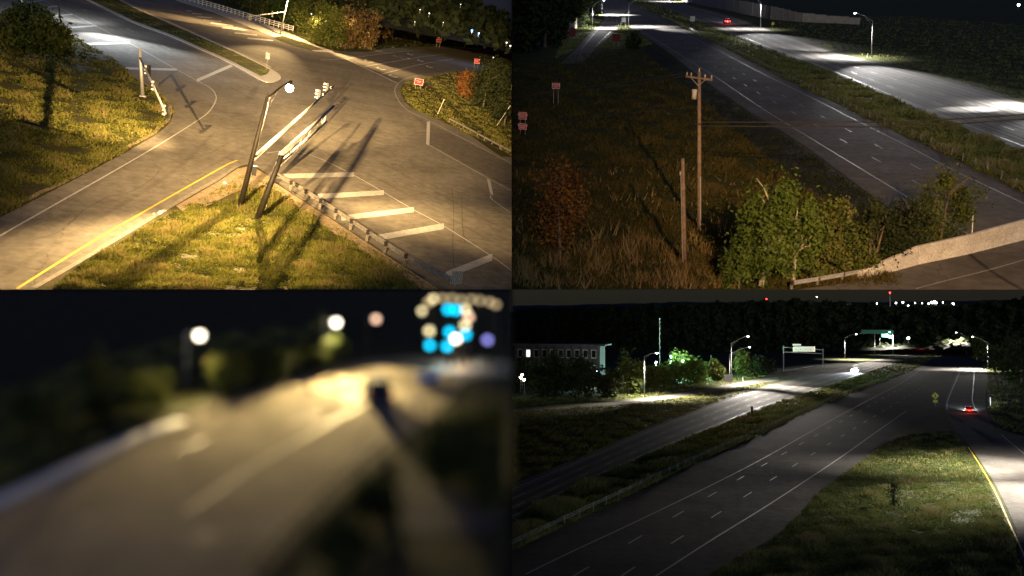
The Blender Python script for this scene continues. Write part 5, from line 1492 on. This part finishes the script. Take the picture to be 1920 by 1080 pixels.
# left: building, hedge, lit yard
base = q.P(1046, 716)
t = thing('long_building', 'long low pale building half hidden by dark trees', 'building', q, base)
k = q.mpp(base); y_ = base.y
x0, x1 = (q.at(963, 700, y_) - base).x, (q.at(1128, 700, y_) - base).x
zt = q.at(1046, 648, y_).z
MB().box(((x0 + x1) / 2, 6, zt / 2), (x1 - x0 - 1.5, 11, zt)).build('wall', M['building'], t)
rf_ = MB().box(((x0 + x1) / 2 + 0.5, 5, zt + 0.35), (x1 - x0 + 2.5, 15, 0.6)).build('roof', M['building'], t)
n_ = 11
for i in range(n_):
    x = x0 + 1 + (x1 - x0 - 2.5) * i / (n_ - 1)
    MB().box((x, -0.6, zt / 2), (0.55, 0.55, zt)).build('column', M['building'], t)
    if i < n_ - 1:
        xm = x + (x1 - x0 - 2.5) / (n_ - 1) / 2
        for zz in (0.3, 0.72):
            lit = (i == 1 and zz > .5)
            w_ = MB().box((xm, 0.46, zt * zz + 0.8), (2.0, 0.12, zt * 0.24)).build('window', M['concrete'], t)
            MB().box((xm, 0.38, zt * zz + 0.8), (1.5, 0.06, zt * 0.19)).build('pane', M['glow_window'] if lit else M['glass'], w_)
for i, (b, tv, hw, m_, lab) in enumerate((((985, 742), 676, 34, 'leaf_dark', 'dark tree at the left edge in front of the building'), ((1035, 744), 668, 36, 'leaf_dark', 'dark tree in front of the middle of the building'), ((1085, 746), 672, 32, 'leaf_dark', 'dark tree left of the small white kiosk'), ((1140, 745), 690, 22, 'leaf_dark', 'dark shrub just right of the small white kiosk'),
        ((1180, 738), 668, 26, 'leaf', 'tall round tree left of the side road lamp'), ((1225, 728), 690, 20, 'leaf', 'hedge shrub directly behind the side road lamp'), ((1262, 722), 678, 24, 'leaf_bright', 'green lit shrub in the bright yard'), ((1300, 718), 672, 24, 'leaf_bright', 'brightest green lit shrub right of the yard'),
        ((1338, 714), 678, 22, 'leaf', 'hedge shrub left of the paired lamps'), ((1392, 704), 656, 14, 'leaf', 'narrow tree behind the paired lamps'), ((1428, 700), 670, 20, 'leaf_dark', 'dark shrub right of the paired lamps'), ((1880, 700), 640, 30, 'leaf_dark', 'dark tree right of the ramp lamp'), ((1915, 720), 628, 34, 'leaf_dark', 'dark tree at the far right edge'), ((1836, 672), 632, 12, 'leaf', 'narrow tree between the two ramp lamps'),
        ((1275, 704), 662, 22, 'leaf', 'tall green lit tree at the back of the yard'))):
    tree(q, 'hedge_tree', lab, 'tree', b, tv, hw, 1500, 0.75, M[m_], 140 + i, 'trees beyond the lower highway', low=0.02, clumps=26, hollow=0.15)
# lit yard: pale slab, green lamps
poly(q, 'yard', [(1205, 690), (1250, 686), (1330, 690), (1330, 706), (1250, 712), (1205, 708)], 0.02, M['concrete_pale'])
for i, (u, v, w, c, mg) in enumerate(((1230, 679, 5200, (0.75, 0.95, 1.0), 'glow_cool'), (1258, 668, 9000, (0.35, 1.0, 0.75), 'glow_green'), (1280, 676, 9000, (0.45, 1.0, 0.8), 'glow_green'), (1303, 680, 9000, (0.7, 1.0, 0.55), 'glow_green'))):
    p = q.P(u, 706); y_ = p.y
    point_lamp(q, ['cool white yard lamp nearest the side road lamp', 'left green yard lamp among the shrubs', 'middle green yard lamp among the shrubs', 'right green yard lamp among the shrubs'][i], (u, v), y_ - 8, 24, 1.4, M[mg], 'yard lamps', w * 2.2, c)
base = q.P(1123, 722)
t = thing('kiosk', 'small pale blue lit kiosk with flat roof beside the building', 'kiosk', q, base)
k = q.mpp(base)
MB().box((0, 2, 6.5 * k), (22 * k, 4, 13 * k)).build('wall', M['concrete_pale'], t)
MB().box((0, 1.6, 13.6 * k), (26 * k, 5.6, 1.2 * k)).build('roof', M['concrete'], t)
w_ = MB().box((-5 * k, -0.05, 7 * k), (5 * k, 0.1, 5 * k)).build('window', M['concrete'], t)
MB().box((-5 * k, -0.13, 7 * k), (4 * k, 0.05, 4 * k)).build('pane', M['glass'], w_)
d_ = MB().box((4 * k, -0.05, 4.6 * k), (4.5 * k, 0.1, 9 * k)).build('door', M['bronze'], t)
MB().box((5.5 * k, -0.13, 4.6 * k), (0.5 * k, 0.06, 0.8 * k)).build('handle', M['galv'], d_)
point_lamp(q, 'bluish white lamp in front of the kiosk', (1119, 697), q.P(1119, 728).y, 28, 1.6, M['glow_cool'], 'yard lamps', 2600, (0.75, 0.87, 1.0))
for i, (u, v, m_) in enumerate(((976, 708, 'glow_warm'), (979, 703, 'glow_white'), (983, 712, 'glow_cool'))):
    point_lamp(q, ['orange lamp of the small cluster at the left edge', 'upper white lamp of the small cluster at the left edge', 'lower bluish lamp of the small cluster at the left edge'][i], (u, v), q.P(976, 748).y, 26, 2.2, M[m_], 'lamp cluster at the left edge')
for i, (u, v0_, v1_) in enumerate(((1237, 700, 598),)):
    base = q.P(u, v0_); t = thing('flag_pole', 'tall thin grey pole rising behind the hedge', 'pole', q, base)
    tp = q.over(base, u, v1_) - base
    MB().tube([(0, 0, 0), tp], [0.22, 0.14], 8).build('shaft', M['rust'], t); MB().ball(tp, 0.35, 8, 6).build('finial', M['galv'], t)
tree(q, 'bare_sapling', 'thin dark sapling standing alone in the gore grass', 'sapling', (1676, 948), 902, 14, 260, 0.16, M['leaf_dark'], 171, low=0.1, stems=4, clumps=14, hollow=0.1, bark=M['bronze'])

# ================================================================== lower left: out-of-focus curve, built small and close
LK = 8.0
WARM_BL = (1.0, 0.74, 0.31)
q = BL
U = 1 / 20.0
GRD = poly(q, 'ground', [(-160, 543), (960, 543), (960, 1240), (-160, 1240)], 0.0, soil('bank_soil', [(0.02, 0.022, 0.014, 1), (0.04, 0.042, 0.022, 1), (0.06, 0.055, 0.03, 1)], 0.3, U))
R_U = [(-160, 1000), (0, 935), (120, 878), (240, 822), (340, 784), (450, 742), (560, 706), (650, 682), (760, 668), (860, 668), (960, 676)]
R_L = [(-160, 1240), (250, 1240), (420, 1160), (500, 1070), (580, 980), (660, 900), (730, 840), (800, 790), (850, 745), (880, 712), (960, 706)]
AS_BL = asphalt('asphalt_curve', (0.17, 0.145, 0.11, 1), (0.27, 0.235, 0.18, 1), U)
rbl = poly(q, 'road', smooth(R_U, 4) + smooth(R_L, 4)[::-1], 0.002, AS_BL)
PW = paint('white_paint_curve', (0.36, 0.32, 0.25, 1), (0.26, 0.23, 0.18, 1), 0.4, U)
for A_, k_ in (((420, 1020), 0), ((300, 900), 1)):
    pass
ribbon(q, 'lane_line', [(340, 962), (400, 925), (480, 872), (560, 826), (640, 780), (720, 742)], 0.022, 0.005, PW, rbl)
for a, b in (((330, 845), (390, 822)), ((540, 795), (600, 775)), ((370, 1010), (400, 1000)), ((140, 985), (190, 958)), ((640, 752), (680, 738))):
    ribbon(q, 'lane_dash', [a, b], 0.03, 0.005, PW, rbl)
# pale barrier along the left edge
pts = [q.P(u, v) for u, v in smooth([(-120, 990), (0, 940), (120, 884), (240, 827), (340, 790)], 6)]
root = pts[0]
t = thing('concrete_kerb', 'long pale blurred kerb along the outer edge of the curve', 'kerb', q, root)
step = 3
for i in range(0, len(pts) - step, step):
    a, b = pts[i] - root, pts[i + step] - root
    d = (b - a); rot = Matrix.Rotation(math.atan2(d.y, d.x), 3, 'Z')
    L = d.length * 0.985
    MB().add([(a + b) / 2 + rot @ Vector((sx * L / 2, y, z)) for sx in (-1, 1) for y, z in ((-0.06, 0), (-0.055, 0.012), (-0.03, 0.016), (0.03, 0.016), (0.055, 0.012), (0.06, 0))],
             [(j, j + 1, j + 7, j + 6) for j in range(5)] + [(5, 4, 3, 2, 1, 0), (6, 7, 8, 9, 10, 11)]).build('kerb_stone', M['sign_white'], t)
# dark rail on the inner edge
px_ = trunc(q, smooth([(475, 1079), (560, 985), (640, 905), (720, 838)], 8))
pts = [q.P(u, v) for u, v in px_]
root = pts[0]
t = thing('guardrail', 'dark blurred guardrail on the inner side of the curve', 'guardrail', q, root)
MB().tube([p - root + Vector((0, 0, 0.045)) for p in pts], 0.013, 6).build('beam', M['bronze'], t)
for p in walk(pts, 0.12): MB().box(p - root + Vector((0, 0, 0.024)), (0.012, 0.012, 0.05)).build('post', M['bronze'], t)
# concrete apron at the lower right
poly(q, 'slope_apron', [(715, 985), (730, 920), (760, 890), (850, 930), (952, 970), (900, 1000), (800, 1003)], 0.003, M['asphalt_hwy'])
# van
base = q.P(706, 748)
dd = q.P(740, 734) - base
t = thing('van', 'dark blue van seen from behind on the far part of the curve', 'van', q, base, 0.0)
s = 0.088
def bxx(name, c, size, m, par): return MB().box(Vector(c) * s, Vector(size) * s).build(name, m, par)
vb = MB().prism([(-1.0, 0.35), (1.0, 0.35), (1.0, 1.6), (0.9, 2.15), (-0.9, 2.15), (-1.0, 1.6)], -2.4, 0.2)
vb.v = [(x * s, y * s, z * s) for x, y, z in vb.v]
vb.build('body', M['van_blue'], t)
hb = MB().prism([(-0.98, 0.35), (0.98, 0.35), (0.98, 1.1), (-0.98, 1.1)], 0.22, 0.9)
hb.v = [(x * s, y * s, z * s) for x, y, z in hb.v]
hb.build('bonnet', M['van_blue'], t)
bxx('rear_window', (0, -2.43, 1.65), (1.4, 0.04, 0.6), M['glass'], t)
for sx in (-1, 1):
    bxx('taillight', (sx * 0.85, -2.43, 0.9), (0.2, 0.05, 0.4), M['red_sign'], t)
    for y in (-1.7, 0.3):
        MB().tube([(sx * 0.75 * s, y * s, 0.36 * s), (sx * 1.02 * s, y * s, 0.36 * s)], 0.36 * s, 12).build('wheel', M['tyre'], t)
# lamps
def bl_lamp(label, foot, head, r_px, m, watts, color, cone=150, group='blurred lamps along the curve', name='street_lamp', arm_m=None, aim=None):
    base = q.P(*foot)
    tp = q.over(base, foot[0], head[1] - 4) - base
    hp = q.over(base, *head) - base
    k = q.mpp(base)
    t = thing(name, label, 'street lamp', q, base, 0, group)
    MB().tube([(0, 0, 0), tp], [2.2 * k, 1.6 * k], 8).build('pole', arm_m or M['bronze'], t)
    MB().tube([tp, tp.lerp(hp, .5) + Vector((0, 0, 3 * k)), hp + Vector((0, 0, 3 * k))], [1.6 * k, 1.4 * k, 1.2 * k], 6).build('arm', arm_m or M['bronze'], t)
    MB().tube([hp + Vector((0, 0, r_px * k * 0.9)), hp + Vector((0, 0, r_px * k * 1.3))], [r_px * k * 0.8, r_px * k * 0.3], 8).build('cap', M['bronze'], t)
    MB().ball(hp, r_px * k, 12, 8).build('globe', m, t, True)
    if watts: light('lamp_light', 'SPOT', t, hp - Vector((0, 0, r_px * k * 1.3)), watts, color, 0.012, cone, 1.0, (q.P(*aim) - base) if aim else hp - Vector((0, 0, 1)))
    return t
GW, GO, GC_, GV, GY = glow('globe_warm_white', (1.0, 0.88, 0.66), 9), glow('globe_orange', (1.0, 0.62, 0.42), 3.2), glow('globe_cyan', (0.0, 0.62, 1.0), 4.5), glow('globe_violet', (0.36, 0.34, 1.0), 2.4), glow('globe_yellow', (1.0, 0.82, 0.42), 3.4)
GD = glow('globe_dim', (1.0, 0.74, 0.38), 1.1)
bl_lamp('blurred bright lamp on the pole above the embankment', (350, 728), (374, 629), 7.5, GW, 20, WARM_BL, 96, arm_m=M['galv'], aim=(300, 840))
bl_lamp('blurred white lamp in the middle above the curve', (608, 688), (630, 605), 7, GW, 80, WARM_BL, 86, arm_m=M['galv'], aim=(620, 780))
bl_lamp('blurred orange lamp right of the middle white lamp', (690, 676), (705, 598), 6, GO, 16, WARM_BL, 92, aim=(740, 770))
bl_lamp('blurred white lamp low in the coloured cluster', (862, 690), (855, 635), 6, GW, 1.2, WARM)
for lab, f_, h_, g_ in (('blurred violet lamp at the right end of the cluster', (918, 690), (914, 637), GV), ('blurred yellow lamp at the left of the cluster', (800, 684), (805, 620), GY), ('blurred pale yellow lamp above the low white one', (876, 680), (872, 610), GY),
                        ('blurred orange lamp at the right of the lamp arch', (882, 672), (879, 594), GO), ('second blurred orange lamp on the right of the arch', (886, 664), (872, 580), GY)):
    bl_lamp(lab, f_, h_, 6, g_, 0, WARM)
for i, (u, v) in enumerate(((806, 647), (838, 649), (843, 622), (873, 627), (840, 580), (856, 581))):
    bl_lamp(['blurred blue lamp lowest at the left of the cluster', 'blurred blue lamp lowest under the white one', 'blurred blue lamp just above the white one', 'blurred blue lamp beside the pale yellow one', 'left blue lamp of the upper pair', 'right blue lamp of the upper pair'][i], (u + 3, 690 - (i > 3) * 12), (u, v), 6, GC_, 0.6 if i in (1, 3) else 0, (0.2, 0.65, 1.0), 150, 'blurred blue lamps')
ORD = 'first second third fourth fifth sixth seventh eighth ninth tenth eleventh twelfth thirteenth fourteenth fifteenth sixteenth seventeenth eighteenth'.split()
arch = [(791, 583), (803, 567), (812, 560), (830, 559), (848, 559), (865, 562), (884, 561), (900, 563), (918, 566), (930, 571), (808, 563)]
for i, (u, v) in enumerate(arch):
    bl_lamp('%s lamp from the left in the arch of dim blurred lamps' % ORD[sorted(a[0] for a in arch).index(u)], (min(u + 2, 948), 668), (u, v), 5, GD if i not in (0, 2) else GY, 0, WARM, 150, 'arch of dim lamps')
# things beside the curve
base = q.P(786, 832)
t = thing('marker_post', 'slim grey post on the inner edge of the curve', 'post', q, base)
MB().tube([(0, 0, 0), q.over(base, 785, 745) - base], [0.008, 0.006], 8).build('shaft', M['bronze'], t)
MB().box(q.over(base, 785, 750) - base, (0.03, 0.01, 0.05)).build('reflector', M['sign_back'], t)
panel_sign(q, 'blue_sign', 'small blurred blue panel for blue reflections beside the far end of the curve', (804, 722), (804, 707), 40, 16, M['reflection_blue'], None, None, 0.3, 0, None, 0.0, False)  # blue panel put in for coloured reflections by the road
for i, (b, tv, hw, m_, lab, n_) in enumerate((((885, 900), 772, 78, 'leaf_dark', 'large dark blurred bush at the right edge', 3000), ((705, 985), 892, 46, 'leaf_dark', 'low dark blurred bush inside the dark guardrail', 1300), ((640, 1072), 975, 56, 'leaf_dark', 'dark blurred bush at the bottom inside the guardrail', 1300), ((830, 900), 800, 42, 'leaf_dark', 'dark blurred bush on the inner bank', 1500), ((935, 960), 830, 40, 'leaf_dark', 'dark blurred bush at the right bottom', 1200), ((600, 690), 628, 60, 'leaf_dark', 'dark blurred trees behind the middle lamp', 1500),
        ((500, 720), 648, 50, 'leaf_dark', 'dark blurred trees between the two lamps', 1200), ((440, 735), 660, 40, 'leaf', 'blurred bush right of the lamp pole', 900), ((280, 770), 690, 50, 'leaf', 'blurred bush left of the lamp pole', 900), ((190, 800), 650, 26, 'leaf_dark', 'blurred narrow tree on the left embankment', 700), ((80, 850), 720, 60, 'leaf_dark', 'blurred dark bush at the far left', 900), ((610, 676), 590, 14, 'leaf', 'blurred pale shrub next to the middle lamp', 500))):
    tree(q, 'blurred_bush', lab, 'bush', b, tv, hw, n_, 0.02, M[m_], 200 + i, 'bushes around the curve', low=0.02, clumps=24, hollow=0.15)
grass(q, 'grass', 'dark grass of the embankment left of the curve', [(-100, 930), (0, 905), (240, 800), (450, 720), (650, 660), (640, 600), (300, 640), (-100, 760)], 6000, 0.02, 0.005, M['grass_green'], 0.0)
